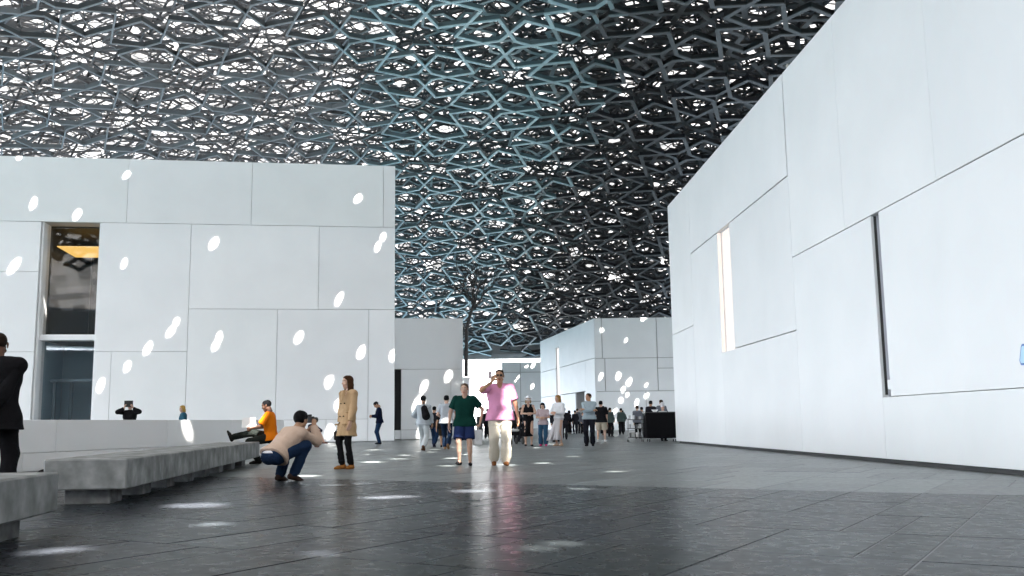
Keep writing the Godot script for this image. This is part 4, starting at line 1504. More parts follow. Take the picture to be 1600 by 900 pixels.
func build_people() -> void:
	make_head()
	var black := Color(0.012, 0.012, 0.014)
	var navy := Color(0.012, 0.022, 0.055)
	var denim := Color(0.014, 0.032, 0.075)
	# the suited man on the left, seen from behind
	person("man in a black suit seen from behind with hands clasped at his back", Vector3(-5.56, 0, -10.3), 184, 1.86,
		{"hr": Vector3(-.035, .86, -.21), "hl": Vector3(.05, .84, -.22), "er": Vector3(-.7, 0, -.5), "el": Vector3(.7, 0, -.5), "dr": Vector3(.85, -.35, -.1), "dl": Vector3(-.85, -.4, -.1), "pr": Vector3(0, 0, -1), "pl": Vector3(0, 0, -1), "curl_r": .55, "curl_l": .7, "head": Vector2(.35, .08), "fr": Vector3(-.14, .085, 0), "fl": Vector3(.14, .085, 0)},
		{"skin": BROWN, "build": 1.1, "shoulder": .2, "top": {"name": "jacket", "color": black, "loose": .04, "hem": -.20, "collar": Color(.75, .75, .76)}, "bottom": {"color": black, "loose": .022}, "shoes": {"color": black}, "hair": {"kind": "shaved", "thick": .002, "color": Color(.03, .02, .016)}}, 0.011)
	# the seated man in orange, one leg up on the bench
	person("man in orange sitting on the end of the long bench with one leg up", Vector3(-5.2, 0, -20.65), -88, 1.76,
		{"pelvis": Vector3(0, .56, 0), "lean": Vector3(.12, 0, 0), "fr": Vector3(-.12, .56, .83), "kr": Vector3(0, 1, 0), "tr": Vector2(0, -1.2), "fl": Vector3(.2, .085, .22), "kl": Vector3(.2, .5, 1), "hr": Vector3(-.16, .74, .40), "hl": Vector3(.12, .74, .40), "er": Vector3(-1, -1, -.2), "el": Vector3(1, -1, -.2), "head": Vector2(-.1, .28), "curl_r": .8, "curl_l": .8},
		{"skin": BROWN, "top": {"color": Color(.85, .22, .01), "sleeve": .8, "hem": -.08, "loose": .022}, "bottom": {"color": Color(.018, .022, .02), "loose": .018}, "shoes": {"color": Color(.02, .018, .016)}, "hair": {"kind": "shaved", "thick": .004, "color": black}}, 0.014)
	# the photographer
	var ph := person("crouching photographer in a beige sweater and dark jeans seen from behind", Vector3(-3.28, 0, -13.9), 142, 1.78,
		{"pelvis": Vector3(0, .36, -.20), "lean": Vector3(.84, 0, 0), "fr": Vector3(-.12, .10, .04), "fl": Vector3(.13, .085, .0), "kr": Vector3(-.35, .6, 1), "kl": Vector3(.3, .6, 1), "tr": Vector2(-.2, .25), "tl": Vector2(.25, .1), "hr": Vector3(-.09, .76, .42), "hl": Vector3(.06, .70, .44), "er": Vector3(-.5, -1, .1), "el": Vector3(.4, -1, .1), "dr": Vector3(.3, .8, .3), "dl": Vector3(-.4, .5, .6), "head": Vector2(.15, -.05), "curl_r": .9, "curl_l": .8},
		{"skin": TAN, "shoulder": .19, "top": {"name": "sweater", "color": Color(.58, .43, .34), "loose": .03, "hem": -.03}, "bottom": {"name": "jeans", "color": Color(.014, .03, .07), "loose": .018}, "shoes": {"color": Color(.045, .028, .024)}, "hair": {"color": Color(.008, .008, .009), "thick": .02}}, 0.012)
	# shirt tail under the sweater
	var tail := put("shirt_tail", joined([[skin([bone(Vector3(-.07, .345, -.24), Vector3(.07, .345, -.24), .118, .118), cut(Vector3(0, .37, -.2), Vector3(0, .8, .6)), cut(Vector3(0, .30, -.2), Vector3(0, -.8, -.6))], .02, .012), Transform3D(), Color.WHITE]]), cloth(Color(.8, .78, .82)), ph)
	# the woman in the trench coat
	var tc := person("woman with long brown hair posing in a beige trench coat and tan ankle boots", Vector3(-3.02, 0, -17.45), -42, 1.70,
		{"pelvis": Vector3(0, .94, 0), "lean": Vector3(-.06, .03, 0), "fr": Vector3(-.06, .085, .05), "fl": Vector3(.06, .085, -.06), "hr": Vector3(-.28, .84, -.05), "hl": Vector3(.22, .80, .12), "head": Vector2(-.25, .06), "curl_r": .9, "tl": Vector2(.4, 0)},
		{"skin": PALE, "build": .86, "shoulder": .16, "top": {"name": "trench_coat", "color": Color(.52, .35, .20), "loose": .024, "hem": -.34, "flare": .19, "belt": Color(.36, .23, .12), "collar": Color(.44, .29, .16), "neck": .06, "buttons": [Vector3(-.05, .26, .128), Vector3(.05, .26, .128), Vector3(-.05, .02, .14), Vector3(.05, .02, .14), Vector3(-.05, -.1, .15)]}, "bottom": {"name": "tights", "color": black, "loose": .009}, "shoes": {"color": Color(.36, .15, .04), "high": true}, "hair": {"kind": "long", "color": Color(.06, .028, .014), "thick": .012}}, 0.011)
	var lap := Build.new()
	for sx in [-1.0, 1.0]:
		lap.tri(Vector3(sx * .02, 1.42, .125), Vector3(sx * .105, 1.36, .118), Vector3(sx * .018, 1.19, .146), Vector3.BACK)
		lap.box(Vector3(sx * .105 - .05, .78, .135), Vector3(sx * .105 + .05, .81, .165), Transform3D(), .006)
	put("lapels", lap.mesh(), cloth(Color(.40, .26, .14)), tc)
	# blue sweater, looking down
	person("man in a navy sweater and blue jeans looking down at his phone by the wall", Vector3(-5.58, 0, -40.0), -78, 1.82,
		{"hr": Vector3(-.06, 1.12, .30), "hl": Vector3(.06, 1.10, .30), "er": Vector3(-.8, -1, -.3), "el": Vector3(.8, -1, -.3), "head": Vector2(0, .75), "lean": Vector3(.10, 0, 0)},
		{"skin": TAN, "top": {"name": "sweater", "color": Color(.006, .01, .028), "loose": .025}, "bottom": {"name": "jeans", "color": denim, "loose": .02}, "shoes": {"color": black}, "hair": {"color": black}}, 0.02)
	# walking away in a grey hooded top
	var p7 := walk(.22)
	p7.merge({"hl": Vector3(.22, 1.02, .20), "head": Vector2(.1, .1)}, true)
	person("person in a pale grey hooded top and light trousers walking away", Vector3(-2.75, 0, -29.2), 172, 1.70, p7,
		{"skin": TAN, "top": {"name": "hooded_top", "color": Color(.50, .55, .60), "loose": .03, "hem": -.12}, "bottom": {"color": Color(.62, .66, .68), "loose": .02}, "shoes": {"color": Color(.14, .07, .04), "high": true}, "hair": {"color": black, "thick": .02}}, 0.017)
	person("child in a black top and dark shorts walking away between two adults", Vector3(-2.45, 0, -33.0), 176, 1.36, walk(.14),
		{"skin": TAN, "top": {"color": black, "sleeve": .6}, "bottom": {"kind": "shorts", "color": Color(.04, .03, .02)}, "shoes": {"color": black}, "hair": {"color": black}}, 0.02)
	person("person in a black top and blue jeans walking away left of the child", Vector3(-2.78, 0, -33.6), 170, 1.45, walk(.2),
		{"skin": TAN, "top": {"color": Color(.015, .015, .02)}, "bottom": {"name": "jeans", "color": denim}, "shoes": {"color": Color(.02, .02, .04)}, "hair": {"color": black}}, 0.022)
	var p9 := walk(.2)
	p9.merge({"hr": Vector3(-.26, .98, .16), "hl": Vector3(.2, 1.0, .22)}, true)
	person("man in a grey T-shirt and dark blue jeans walking away", Vector3(-2.12, 0, -30.3), 178, 1.74, p9,
		{"skin": PALE, "top": {"color": Color(.48, .51, .56), "sleeve": .7, "loose": .024}, "bottom": {"name": "jeans", "color": Color(.014, .028, .06)}, "shoes": {"color": Color(.35, .2, .1)}, "hair": {"color": black}}, 0.017)
	# green T-shirt
	var gt := person("boy in a dark green T-shirt, navy shorts and black sandals walking towards us", Vector3(-.93, 0, -18.25), -4, 1.57,
		{"fl": Vector3(.11, .085, .02), "fr": Vector3(-.11, .10, .06), "tr": Vector2(-.25, -.1), "hr": Vector3(-.33, .87, .02), "hl": Vector3(.34, .93, .04), "er": Vector3(-.9, 0, -.5), "el": Vector3(.9, 0, -.5), "head": Vector2(-.05, .06), "curl_l": .8},
		{"skin": PALE, "build": 1.08, "shoulder": .19, "top": {"color": Color(.006, .042, .034), "sleeve": .72, "loose": .028, "hem": -.12, "neck": .0}, "bottom": {"kind": "shorts", "color": Color(.02, .035, .11), "loose": .024, "len": .88}, "shoes": {"color": black, "open": true}, "hair": {"color": Color(.10, .06, .04), "thick": .008}}, 0.012)
	# pink shirt
	var pk := person("tall man in a pink shirt and cream trousers with a hand at his mouth", Vector3(-.27, 0, -18.15), 3, 1.83,
		{"pelvis": Vector3(.01, .925, 0), "fl": Vector3(.10, .085, .10), "fr": Vector3(-.10, .10, -.06), "tr": Vector2(-.1, .2), "hr": Vector3(-.14, 1.48, .17), "er": Vector3(-1.1, -.9, .25), "dr": Vector3(.35, .75, .1), "pr": Vector3(.3, 0, -1), "hl": Vector3(.33, .84, .10), "el": Vector3(.8, 0, -.8), "curl_r": .75, "head": Vector2(-.08, .02)},
		{"skin": TAN, "build": 1.12, "shoulder": .195, "top": {"color": Color(.74, .32, .52), "sleeve": .8, "loose": .032, "hem": -.13, "neck": .03, "belly": .03}, "bottom": {"color": Color(.68, .62, .52), "loose": .026, "flare": 1.1}, "shoes": {"color": Color(.20, .08, .03)}, "hair": {"color": Color(.02, .014, .012), "thick": .007}, "glasses": true}, 0.012)
	# group to the right of the gap
	person("woman in a black dress and white hat with a dark band looking at her phone", Vector3(.50, 0, -33.1), 4, 1.72,
		{"hr": Vector3(-.05, 1.12, .26), "hl": Vector3(.07, 1.12, .26), "er": Vector3(-1, -.6, -.4), "el": Vector3(1, -.6, -.4), "head": Vector2(0, .4)},
		{"skin": PALE, "build": .98, "shoulder": .165, "top": {"color": black, "sleeve": 0.0, "neck": .07, "hem": 0.0, "name": "dress_top"}, "bottom": {"kind": "skirt", "color": black, "hem": .33, "flare": .24, "drift": Vector3(-.10, 0, 0), "name": "dress_skirt"}, "shoes": {"color": black, "open": true}, "hair": {"kind": "bob", "color": Color(.35, .24, .12)}, "hat": {"color": Color(.8, .8, .82), "brim": .05, "band": Color(.03, .04, .06)}}, 0.018)
	person("dark haired person in a pale pink and grey top, blue jeans and pink shoes", Vector3(1.0, 0, -32.9), -8, 1.50,
		{"hr": Vector3(-.05, 1.12, .28), "hl": Vector3(.07, 1.1, .28), "er": Vector3(-1, -.6, -.4), "el": Vector3(1, -.6, -.4), "head": Vector2(-.1, .5)},
		{"skin": PALE, "top": {"color": Color(.52, .42, .44), "sleeve": .8}, "bottom": {"name": "jeans", "color": Color(.035, .09, .16), "loose": .025}, "shoes": {"color": Color(.75, .06, .22)}, "hair": {"kind": "bob", "color": black}}, 0.018)
	person("blonde woman in a white blouse and long pale grey skirt looking to the left", Vector3(1.52, 0, -32.6), -38, 1.74,
		{"hr": Vector3(-.06, 1.10, .26), "hl": Vector3(.06, 1.12, .26), "er": Vector3(-1, -.6, -.4), "el": Vector3(1, -.6, -.4), "head": Vector2(-.3, .1)},
		{"skin": PALE, "build": .9, "shoulder": .165, "top": {"name": "blouse", "color": Color(.78, .79, .82), "loose": .028, "hem": 0.0}, "bottom": {"kind": "skirt", "color": Color(.55, .53, .55), "hem": .20, "flare": .25, "drift": Vector3(-.12, 0, .12)}, "shoes": {"color": Color(.6, .42, .3)}, "hair": {"kind": "bob", "color": Color(.36, .20, .07)}}, 0.017)
	person("man in a grey striped shirt and black trousers standing with arms crossed", Vector3(2.5, 0, -31.9), -12, 1.76,
		{"hr": Vector3(.13, 1.15, .19), "hl": Vector3(-.13, 1.19, .22), "er": Vector3(-1, -.5, .3), "el": Vector3(1, -.5, .3), "dr": Vector3(.9, .3, .1), "dl": Vector3(-.9, .2, .1), "head": Vector2(-.75, -.05), "curl_r": .6, "curl_l": .6},
		{"skin": TAN, "top": {"color": Color(.33, .40, .44), "loose": .026, "hem": -.06}, "bottom": {"color": Color(.015, .016, .022), "loose": .02}, "shoes": {"color": black}, "hair": {"color": Color(.03, .015, .01)}}, 0.017)
	person("man in a black shirt, beige shorts and white shoes standing with his back to us", Vector3(3.5, 0, -38.6), 170, 1.66, {"fl": Vector3(.16, .085, 0), "fr": Vector3(-.14, .085, .05)},
		{"skin": PALE, "build": 1.15, "shoulder": .2, "top": {"color": black, "sleeve": .85, "loose": .03, "hem": -.12}, "bottom": {"kind": "shorts", "color": Color(.55, .48, .38), "loose": .03, "len": .95}, "shoes": {"color": Color(.75, .75, .75)}, "hair": {"color": black}}, 0.02)
	# two behind the parapet
	var tb := person("person in black holding a tablet up with both hands behind the parapet", Vector3(-11.98, 0, -30.0), 10, 1.62,
		{"hr": Vector3(-.14, 1.52, .22), "hl": Vector3(.14, 1.52, .22), "er": Vector3(-1, -.55, .1), "el": Vector3(1, -.55, .1), "dr": Vector3(.2, 1, .1), "dl": Vector3(-.2, 1, .1), "curl_r": .7, "curl_l": .7},
		{"skin": PALE, "build": 1.05, "top": {"color": black, "loose": .03}, "bottom": {"color": black}, "hair": {"color": black}}, 0.018)
	person("small blonde person in a teal top standing behind the parapet", Vector3(-10.32, 0, -30.0), -60, 1.50, {"head": Vector2(.2, .2)},
		{"skin": PALE, "build": .95, "top": {"color": Color(.03, .10, .15), "loose": .03}, "bottom": {"color": black}, "hair": {"kind": "bob", "color": Color(.42, .26, .07)}}, 0.02)
	# sitting low behind the photographer
	person("person in dark clothes sitting behind the photographer with crossed bare legs and sandals", Vector3(-7.62, 0, -36.0), 62, 1.66,
		{"pelvis": Vector3(0, .40, 0), "lean": Vector3(.3, 0, 0), "fl": Vector3(.10, .22, .62), "kl": Vector3(0, 1, .2), "fr": Vector3(-.10, .085, .40), "kr": Vector3(0, 1, .4), "hr": Vector3(-.05, .66, .38), "hl": Vector3(.1, .68, .38), "er": Vector3(-1, -.5, 0), "el": Vector3(1, -.5, 0), "head": Vector2(0, .4)},
		{"skin": PALE, "top": {"color": Color(.03, .035, .06)}, "bottom": {"kind": "shorts", "color": Color(.03, .04, .07)}, "shoes": {"color": Color(.12, .05, .04), "open": true}, "hair": {"color": Color(.12, .12, .13)}}, 0.02)
	# farther away: a few kinds, some of them seen more than once
	var kinds := [
		{"skin": BROWN, "top": {"name": "robe_top", "color": black, "loose": .03, "hem": -.05}, "bottom": {"kind": "skirt", "name": "robe_skirt", "color": black, "hem": .10, "flare": .20}, "hair": {"kind": "bob", "color": black, "thick": .02}},
		{"skin": TAN, "top": {"color": Color(.02, .02, .025), "loose": .025}, "bottom": {"color": Color(.02, .02, .025)}, "shoes": {"color": black}, "hair": {"color": black}},
		{"skin": TAN, "top": {"color": Color(.07, .095, .09), "loose": .03}, "bottom": {"color": black}, "shoes": {"color": black}, "hair": {"color": black}},
		{"skin": PALE, "top": {"color": Color(.16, .17, .20), "loose": .03}, "bottom": {"color": black}, "shoes": {"color": black}, "hair": {"color": Color(.05, .03, .02)}},
		{"skin": PALE, "top": {"color": Color(.72, .72, .73), "loose": .03}, "bottom": {"color": black}, "shoes": {"color": black}, "hat": {"color": Color(.78, .78, .8), "tall": .12}},
	]
	var stand := {"hr": Vector3(-.2, .95, .14), "hl": Vector3(.22, .82, .05)}
	var far := [
		[0, "robed figure in black, leftmost of the dark group by the far doorway", 3.85, -67.0, 120, 1.64],
		[1, "person in black, second from the left in the dark group by the far doorway", 4.3, -67.6, 200, 1.66],
		[3, "person in a grey top, tallest of the dark group by the far doorway", 4.62, -70.0, 150, 1.82],
		[0, "robed figure in black, rightmost of the dark group by the far doorway", 5.05, -68.4, 230, 1.60],
		[0, "robed figure in black, left of the pair beside the man in beige shorts", 5.35, -57.6, 60, 1.76],
		[0, "robed figure in black, shorter right one of the pair beside the beige shorts", 5.78, -58.0, -30, 1.62],
		[2, "person in a grey green jacket standing alone before the sunlit far wall", 6.69, -60.0, 178, 1.66],
		[1, "person in black walking in the bright gap between the boy and the man in pink", -1.42, -51.5, 175, 1.62],
		[1, "person in black standing behind the left elbow of the woman in the black dress", .12, -41.0, 160, 1.56],
		[1, "person in black half hidden between the dark haired person and the blonde woman", 1.75, -40.0, 190, 1.60],
		[1, "person in black just behind the blonde woman's right shoulder", 2.35, -45.0, 170, 1.5],
		[3, "person in a dark grey top, left of two standing beyond the service trolley", 5.78, -45.0, 160, 1.55],
		[2, "person in a grey green jacket, right of two standing beyond the service trolley", 6.12, -46.0, 200, 1.50],
		[1, "person in black, left of the two heads rising behind the black cart", 6.42, -45.0, 160, 1.78],
		[3, "person in a dark grey top, right of the two heads rising behind the black cart", 6.85, -44.6, 200, 1.80],
		[1, "person in black at the far left of the doorway group", 3.3, -66.0, 100, 1.62],
		[3, "person in a dark grey top, shortest figure before the far doorway", 4.75, -66.5, 10, 1.48],
		[0, "robed figure in black standing alone just left of the man in grey green", 6.25, -63.5, 40, 1.58],
		[1, "person in black farthest back below the sunlit patches of the far wall", 8.6, -76.0, 180, 1.72],
		[2, "person in a grey green jacket, left of two far back in the bright gap", -2.0, -70.0, 180, 1.64],
		[0, "robed figure in black, right of two far back in the bright gap", -.75, -66.0, 20, 1.66],
		[3, "person in a dark grey top behind the right arm of the man in pink", .38, -50.0, 90, 1.62],
		[2, "person in a grey green jacket, farthest left of the row beyond the trolley", 5.2, -52.0, 140, 1.58],
		[4, "cook in white with a tall white hat behind the black cart", 5.98, -38.6, 20, 1.42],
	]
	var protos := {}
	for f in far:
		var kind: int = f[0]
		if not protos.has(kind):
			protos[kind] = person(f[1], Vector3(f[2], 0, f[3]), f[4], f[5], stand, kinds[kind], 0.026, "visitors in the distance")
			protos[kind].set_meta("_h", f[5])
			continue
		var src: Node3D = protos[kind]
		var c: Node3D = src.duplicate()
		c.name = numbered("person")
		add_child(c)
		tag(c, f[1], "person", "visitors in the distance")
		c.position = Vector3(f[2], 0, f[3])
		var sc: float = f[5] / (src.get_meta("_h") as float)
		c.basis = Basis(Vector3.UP, deg_to_rad(f[4])).scaled(Vector3.ONE * sc)
	build_belongings(ph, tc, gt, pk, tb)

func build_belongings(ph: Node3D, tc: Node3D, gt: Node3D, pk: Node3D, tb: Node3D) -> void:
	# camera at the photographer's eye
	var e: Vector3 = grip(ph, 2) + ph.basis * Vector3(0, .01, .17)
	var c := thing("photo_camera", "black camera held to the crouching photographer's face", "camera", e, ph.rotation.y)
	put("camera_body", box_mesh(Vector3(-.07, -.05, -.03), Vector3(.07, .045, .03), .008), M.black, c)
	put("viewfinder", box_mesh(Vector3(-.025, .045, -.03), Vector3(.025, .075, .02), .008), M.black, c)
	put("lens", tube_mesh(Vector3(0, -.005, .03), Vector3(0, -.005, .12), .036, .042, 14), M.black, c)
	# handbag of the woman in the coat
	var h := grip(tc, 0)
	var b := thing("handbag", "small dark handbag hanging from the hand of the woman in the trench coat", "handbag", h + Vector3(-.01, -.32, .0), deg_to_rad(30))
	put("bag_body", box_mesh(Vector3(-.10, 0, -.04), Vector3(.10, .17, .04), .02), cloth(Color(.025, .02, .018), .5), b)
	var st := Build.new()
	st.tube(Vector3(-.07, .165, 0), Vector3(-.01, .245, 0), .006, .006, 6)
	st.tube(Vector3(.07, .165, 0), Vector3(.01, .245, 0), .006, .006, 6)
	st.tube(Vector3(-.01, .245, 0), Vector3(.01, .245, 0), .006, .006, 6)
	put("handle", st.mesh(), cloth(Color(.025, .02, .018), .5), b)
	# white bag of the boy
	var g := grip(gt, 1)
	var wb := thing("carrier_bag", "white carrier bag beside the shorts of the boy in green", "bag", g + Vector3(-.05, -.46, .0), .1)
	put("bag_body", box_mesh(Vector3(-.10, 0, -.04), Vector3(.08, .29, .04), .02), cloth(Color(.75, .77, .8), .5), wb)
	put("handle", tube_mesh(Vector3(0, .28, 0), Vector3(.035, .40, 0), .008), cloth(Color(.75, .77, .8), .5), wb)
	# phone of the man in pink
	var p: Vector3 = grip(pk, 0) + Vector3(-.03, .13, .04)
	var f := thing("phone", "pale phone held at the cheek of the man in pink", "phone", p, .4)
	put("phone_body", box_mesh(Vector3(-.036, -.075, -.005), Vector3(.036, .075, .005), .003), plain(lin(.5, .42, .45), .3), f)
	put("screen", box_mesh(Vector3(-.032, -.07, -.0065), Vector3(.032, .07, -.0045)), M.black, f)
	# tablet behind the parapet
	var q: Vector3 = (grip(tb, 0) + grip(tb, 1)) / 2.0 + tb.basis * Vector3(0, .13, .03)
	var t := thing("tablet", "black tablet held up by the person behind the parapet", "tablet", q, tb.rotation.y)
	put("tablet_body", box_mesh(Vector3(-.13, -.10, -.005), Vector3(.13, .10, .005), .004), M.black, t)
	put("screen", box_mesh(Vector3(-.12, -.09, -.007), Vector3(.12, .09, -.0045)), plain(lin(.02), .2), t)
	# backpack
	var k := thing("backpack", "black backpack slung on the back of the person in the grey hooded top", "backpack", Vector3(-2.62, .93, -29.02), deg_to_rad(-8))
	put("bag_body", joined([[skin([bone(Vector3(0, .10, 0), Vector3(.0, .34, -.01), .125, .10, Vector3.BACK, .6), bone(Vector3(-.03, .12, .05), Vector3(.03, .12, .05), .07)], .04, .016), Transform3D(Basis(Vector3.BACK, .25)), Color.WHITE]]), cloth(Color(.012, .012, .014)), k)
	put("strap", tube_mesh(Vector3(-.09, .42, -.03), Vector3(-.13, .52, -.10), .016), cloth(Color(.012, .012, .014)), k)
	# the sheet the seated man reads
	var s := thing("booklet", "open white booklet in the hands of the seated man in orange", "booklet", Vector3(-5.66, .76, -20.62), deg_to_rad(25))
	for j in 2:
		put("page", box_mesh(Vector3(-.16, 0, -.004), Vector3(0, .22, .004), .002), plain(lin(.78, .79, .79), .7), s, Transform3D(Basis(Vector3.UP, PI * j + (.3 if j else -.3)) * Basis(Vector3.RIGHT, .25 if j else -.25), Vector3.ZERO))

func build_things() -> void:
	# black bag behind the benches
	var bag := thing("duffel_bag", "small black bag on the floor between the two concrete benches", "bag", Vector3(-6.74, 0, -14.0))
	put("bag_body", joined([[skin([bone(Vector3(-.08, .10, 0), Vector3(.08, .10, 0), .10, .10), bone(Vector3(-.05, .15, 0), Vector3(.05, .15, 0), .05), cut(Vector3.ZERO, Vector3.DOWN)], .05, .016), Transform3D(), Color.WHITE]]), cloth(Color(.012, .012, .014)), bag)
	put("handle", tube_mesh(Vector3(-.06, .18, .03), Vector3(.06, .18, .03), .01), cloth(Color(.012, .012, .014)), bag)
	# black cart at the corner
	var t := thing("covered_cart", "black draped serving cart on castors parked at the corner of the right wall", "cart", Vector3(5.66, 0, -37.1))
	var m := Build.new()
	m.box(Vector3(-.62, .14, -.36), Vector3(.62, 1.10, .36), Transform3D(), .03)
	put("cover", m.mesh(), cloth(Color(.012, .012, .014), .8), t)
	var fold := Build.new()
	for k in 9:
		fold.tube(Vector3(-.58 + k * .145, .15, .355), Vector3(-.57 + k * .145, 1.04, .35), .022, .008, 6)
	put("cover_folds", fold.mesh(), cloth(Color(.012, .012, .014), .8), t)
	put("counter_top", box_mesh(Vector3(-.65, 1.10, -.39), Vector3(.65, 1.135, .39), .008), plain(lin(.03), .4), t)
	for sx in [-.5, .5]:
		for sz in [-.28, .28]:
			put("castor", tube_mesh(Vector3(sx - .02, .06, sz), Vector3(sx + .02, .06, sz), .06, -1, 12), M.black, t)
			put("castor_post", tube_mesh(Vector3(sx, .06, sz), Vector3(sx, .15, sz), .02), M.steel, t)
	var bowl := thing("bowl", "white bowl on top of the black serving cart", "bowl", Vector3(5.42, 1.135, -36.95))
	put("bowl_body", tube_mesh(Vector3(0, 0, 0), Vector3(0, .09, 0), .06, .13, 14), plain(lin(.75), .3), bowl)
	# service trolley to its left
	var s := thing("service_trolley", "metal service trolley with three shelves left of the black cart", "trolley", Vector3(4.72, 0, -37.6))
	for sx in [-.28, .28]:
		for sz in [-.2, .2]:
			put("leg", tube_mesh(Vector3(sx, .05, sz), Vector3(sx, .92, sz), .012), M.pipe_dark, s)
			put("castor", tube_mesh(Vector3(sx - .015, .04, sz), Vector3(sx + .015, .04, sz), .04), M.black, s)
	for y in [.16, .50, .84]:
		put("shelf", box_mesh(Vector3(-.3, y, -.22), Vector3(.3, y + .03, .22), .005), plain(lin(.04), .5), s)
		for k in 4:
			var hgt := rng.randf_range(.08, .17)
			var x := -.2 + k * .13
			var item := thing(["cup", "jug", "canister"][k % 3] if true else "", "%s %s, %s along the %s shelf of the trolley" % [["white", "dark", "pale"][(k + int(y * 10)) % 3], ["cup", "jug", "canister"][k % 3], ["first from the left", "second from the left", "third from the left", "last on the right"][k], {.16: "lowest", .50: "middle", .84: "top"}[y]], ["cup", "jug", "canister"][k % 3], Vector3(4.72 + x, y + .03, -37.55 + rng.randf_range(-.05, .08)), 0.0, "things on the service trolley")
			put("vessel", tube_mesh(Vector3.ZERO, Vector3(0, hgt, 0), .04, .05, 10), plain(lin([.7, .05, .4][(k + int(y * 10)) % 3]), .35), item)
			put("lid", tube_mesh(Vector3(0, hgt, 0), Vector3(0, hgt + .012, 0), .048, .03, 10), plain(lin([.6, .03, .3][(k + int(y * 10)) % 3]), .35), item)
	# dark notice stand in the gap
	var n := thing("notice_stand", "narrow dark notice stand on a pale base in the bright gap", "sign stand", Vector3(-1.66, 0, -47.0))
	put("stand_base", box_mesh(Vector3(-.17, 0, -.15), Vector3(.17, .40, .15), .02), M.panel, n)
	put("board", box_mesh(Vector3(-.16, .40, -.03), Vector3(.16, 1.15, .03), .01), M.black, n)
	# pushchair beside the black dress
	var u := thing("pushchair", "black pushchair with a white cover left of the woman in the black dress", "pushchair", Vector3(-.02, 0, -36.0), .4)
	put("seat", joined([[skin([bone(Vector3(-.12, .48, 0), Vector3(.12, .48, 0), .10), bone(Vector3(-.12, .56, -.16), Vector3(.12, .74, -.2), .08), bone(Vector3(-.12, .4, .18), Vector3(.12, .4, .18), .07)], .06, .025), Transform3D(), Color.WHITE]]), cloth(Color(.012, .012, .014)), u)
	put("cover", joined([[skin([bone(Vector3(-.1, .52, .1), Vector3(.1, .52, .1), .09, .09, Vector3.UP, .6)], .03, .025), Transform3D(), Color.WHITE]]), cloth(Color(.7, .7, .7)), u)
	for sx in [-.24, .24]:
		put("frame_bar", tube_mesh(Vector3(sx, .12, .32), Vector3(sx, 1.02, -.38), .014), M.black, u)
		put("frame_bar", tube_mesh(Vector3(sx, .12, -.30), Vector3(sx, .55, .0), .014), M.black, u)
		for sz in [-.30, .32]:
			put("wheel", tube_mesh(Vector3(sx - .02, .12, sz), Vector3(sx + .02, .12, sz), .12, -1, 16), M.black, u)
	put("handle", tube_mesh(Vector3(-.24, 1.02, -.38), Vector3(.24, 1.02, -.38), .016), M.black, u)
	# blue plate on the right wall, at the frame's edge
	var bp := thing("wall_sign", "pale blue plate with a darker blue rim on the right wall", "sign", Vector3(6.61, 1.55, -12.22))
	bp.basis = Basis(Vector3.UP, deg_to_rad(-92.0))
	for q in [["rim", .0, .02, plain(lin(.10, .2, .5), .4), 0.0], ["plate", .016, .027, plain(lin(.45, .68, .85), .4), .028]]:
		var pts := PackedVector2Array([Vector2(-.16, .12), Vector2(-.23, -.06), Vector2(-.20, -.12), Vector2(.2, -.14), Vector2(.2, .15), Vector2(-.13, .15)])
		if q[4] > 0.0:
			pts = Geometry2D.offset_polygon(pts, -(q[4] as float))[0]
		var pm := Build.new()
		var c := Vector2.ZERO
		for p in pts:
			c += p / pts.size()
		for k in pts.size():
			var p0 := pts[k]
			var p1 := pts[(k + 1) % pts.size()]
			pm.tri(Vector3(p0.x, p0.y, q[2]), Vector3(p1.x, p1.y, q[2]), Vector3(c.x, c.y, q[2]), Vector3.BACK)
			pm.quad(Vector3(p0.x, p0.y, q[1]), Vector3(p1.x, p1.y, q[1]), Vector3(p1.x, p1.y, q[2]), Vector3(p0.x, p0.y, q[2]), Vector3((p0 + p1).x / 2.0 - c.x, (p0 + p1).y / 2.0 - c.y, 0))
		put(q[0], pm.mesh(), q[3], bp)

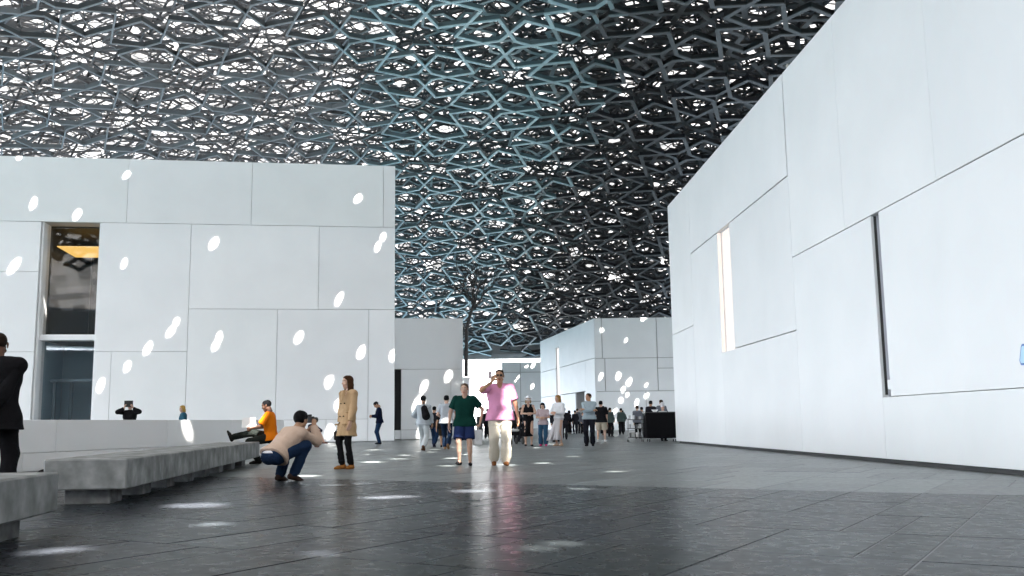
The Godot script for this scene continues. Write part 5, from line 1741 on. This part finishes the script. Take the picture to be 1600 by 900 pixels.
func build_tree() -> void:
	var o := thing("bare_tree", "slender leafless dark tree rising above the low white block in the gap", "tree", Vector3(-2.46, 0, -50.3))
	var r := RandomNumberGenerator.new()
	r.seed = 11
	# trunk: from the white pillar up to the fork
	var pts := [Vector3(-.02, 3.25, 0), Vector3(.0, 4.6, 0), Vector3(.03, 5.7, .05), Vector3(.22, 6.5, .05), Vector3(.46, 7.2, 0)]
	var trunk := Build.new()
	for k in 4:
		trunk.tube(pts[k], pts[k + 1], .12 - k * .013, .107 - k * .013, 9, k == 0)
	put("trunk", trunk.mesh(), M.bark, o)
	var crown := Build.new()
	var stack := []
	for d in [Vector3(-.75, .75, .2), Vector3(-.15, 1, -.3), Vector3(.35, 1, .2), Vector3(.75, .9, -.1), Vector3(.1, .9, .5), Vector3(-.5, .5, -.4)]:
		stack.append([pts[4] + Vector3(0, r.randf_range(-.6, 0), 0) * .6, d.normalized(), .06, 1.15, 0])
	while not stack.is_empty():
		var s: Array = stack.pop_back()
		var a: Vector3 = s[0]
		var d: Vector3 = s[1]
		var w: float = s[2]
		var l: float = s[3]
		var mid := a + d * l * .5 + Vector3(r.randf_range(-1, 1), r.randf_range(-.5, 1), r.randf_range(-1, 1)) * l * .10
		var e := mid + (d + Vector3(r.randf_range(-1, 1), r.randf_range(-.3, .6), r.randf_range(-1, 1)) * .35).normalized() * l * .5
		crown.tube(a, mid, w, w * .85, 5, false)
		crown.tube(mid, e, w * .85, w * .6, 5, false)
		if s[4] < 4:
			for j in 2 + r.randi_range(0, 1):
				var nd := (d + Vector3(r.randf_range(-1, 1), r.randf_range(-.6, .9), r.randf_range(-1, 1)) * .85).normalized()
				stack.append([mid.lerp(e, r.randf_range(.2, 1.0)), nd, w * .58, l * r.randf_range(.6, .82), s[4] + 1])
	put("crown", crown.mesh(), M.bark, o)
	var p := thing("white_pillar", "white pillar with a flat cap under the trunk of the bare tree", "pillar", Vector3(-2.46, 0, -50.3))
	put("shaft", box_mesh(Vector3(-.16, 0, -.16), Vector3(.16, 3.05, .16), .01), M.panel, p)
	put("cap", box_mesh(Vector3(-.20, 3.05, -.20), Vector3(.20, 3.22, .20), .015), M.panel, p)
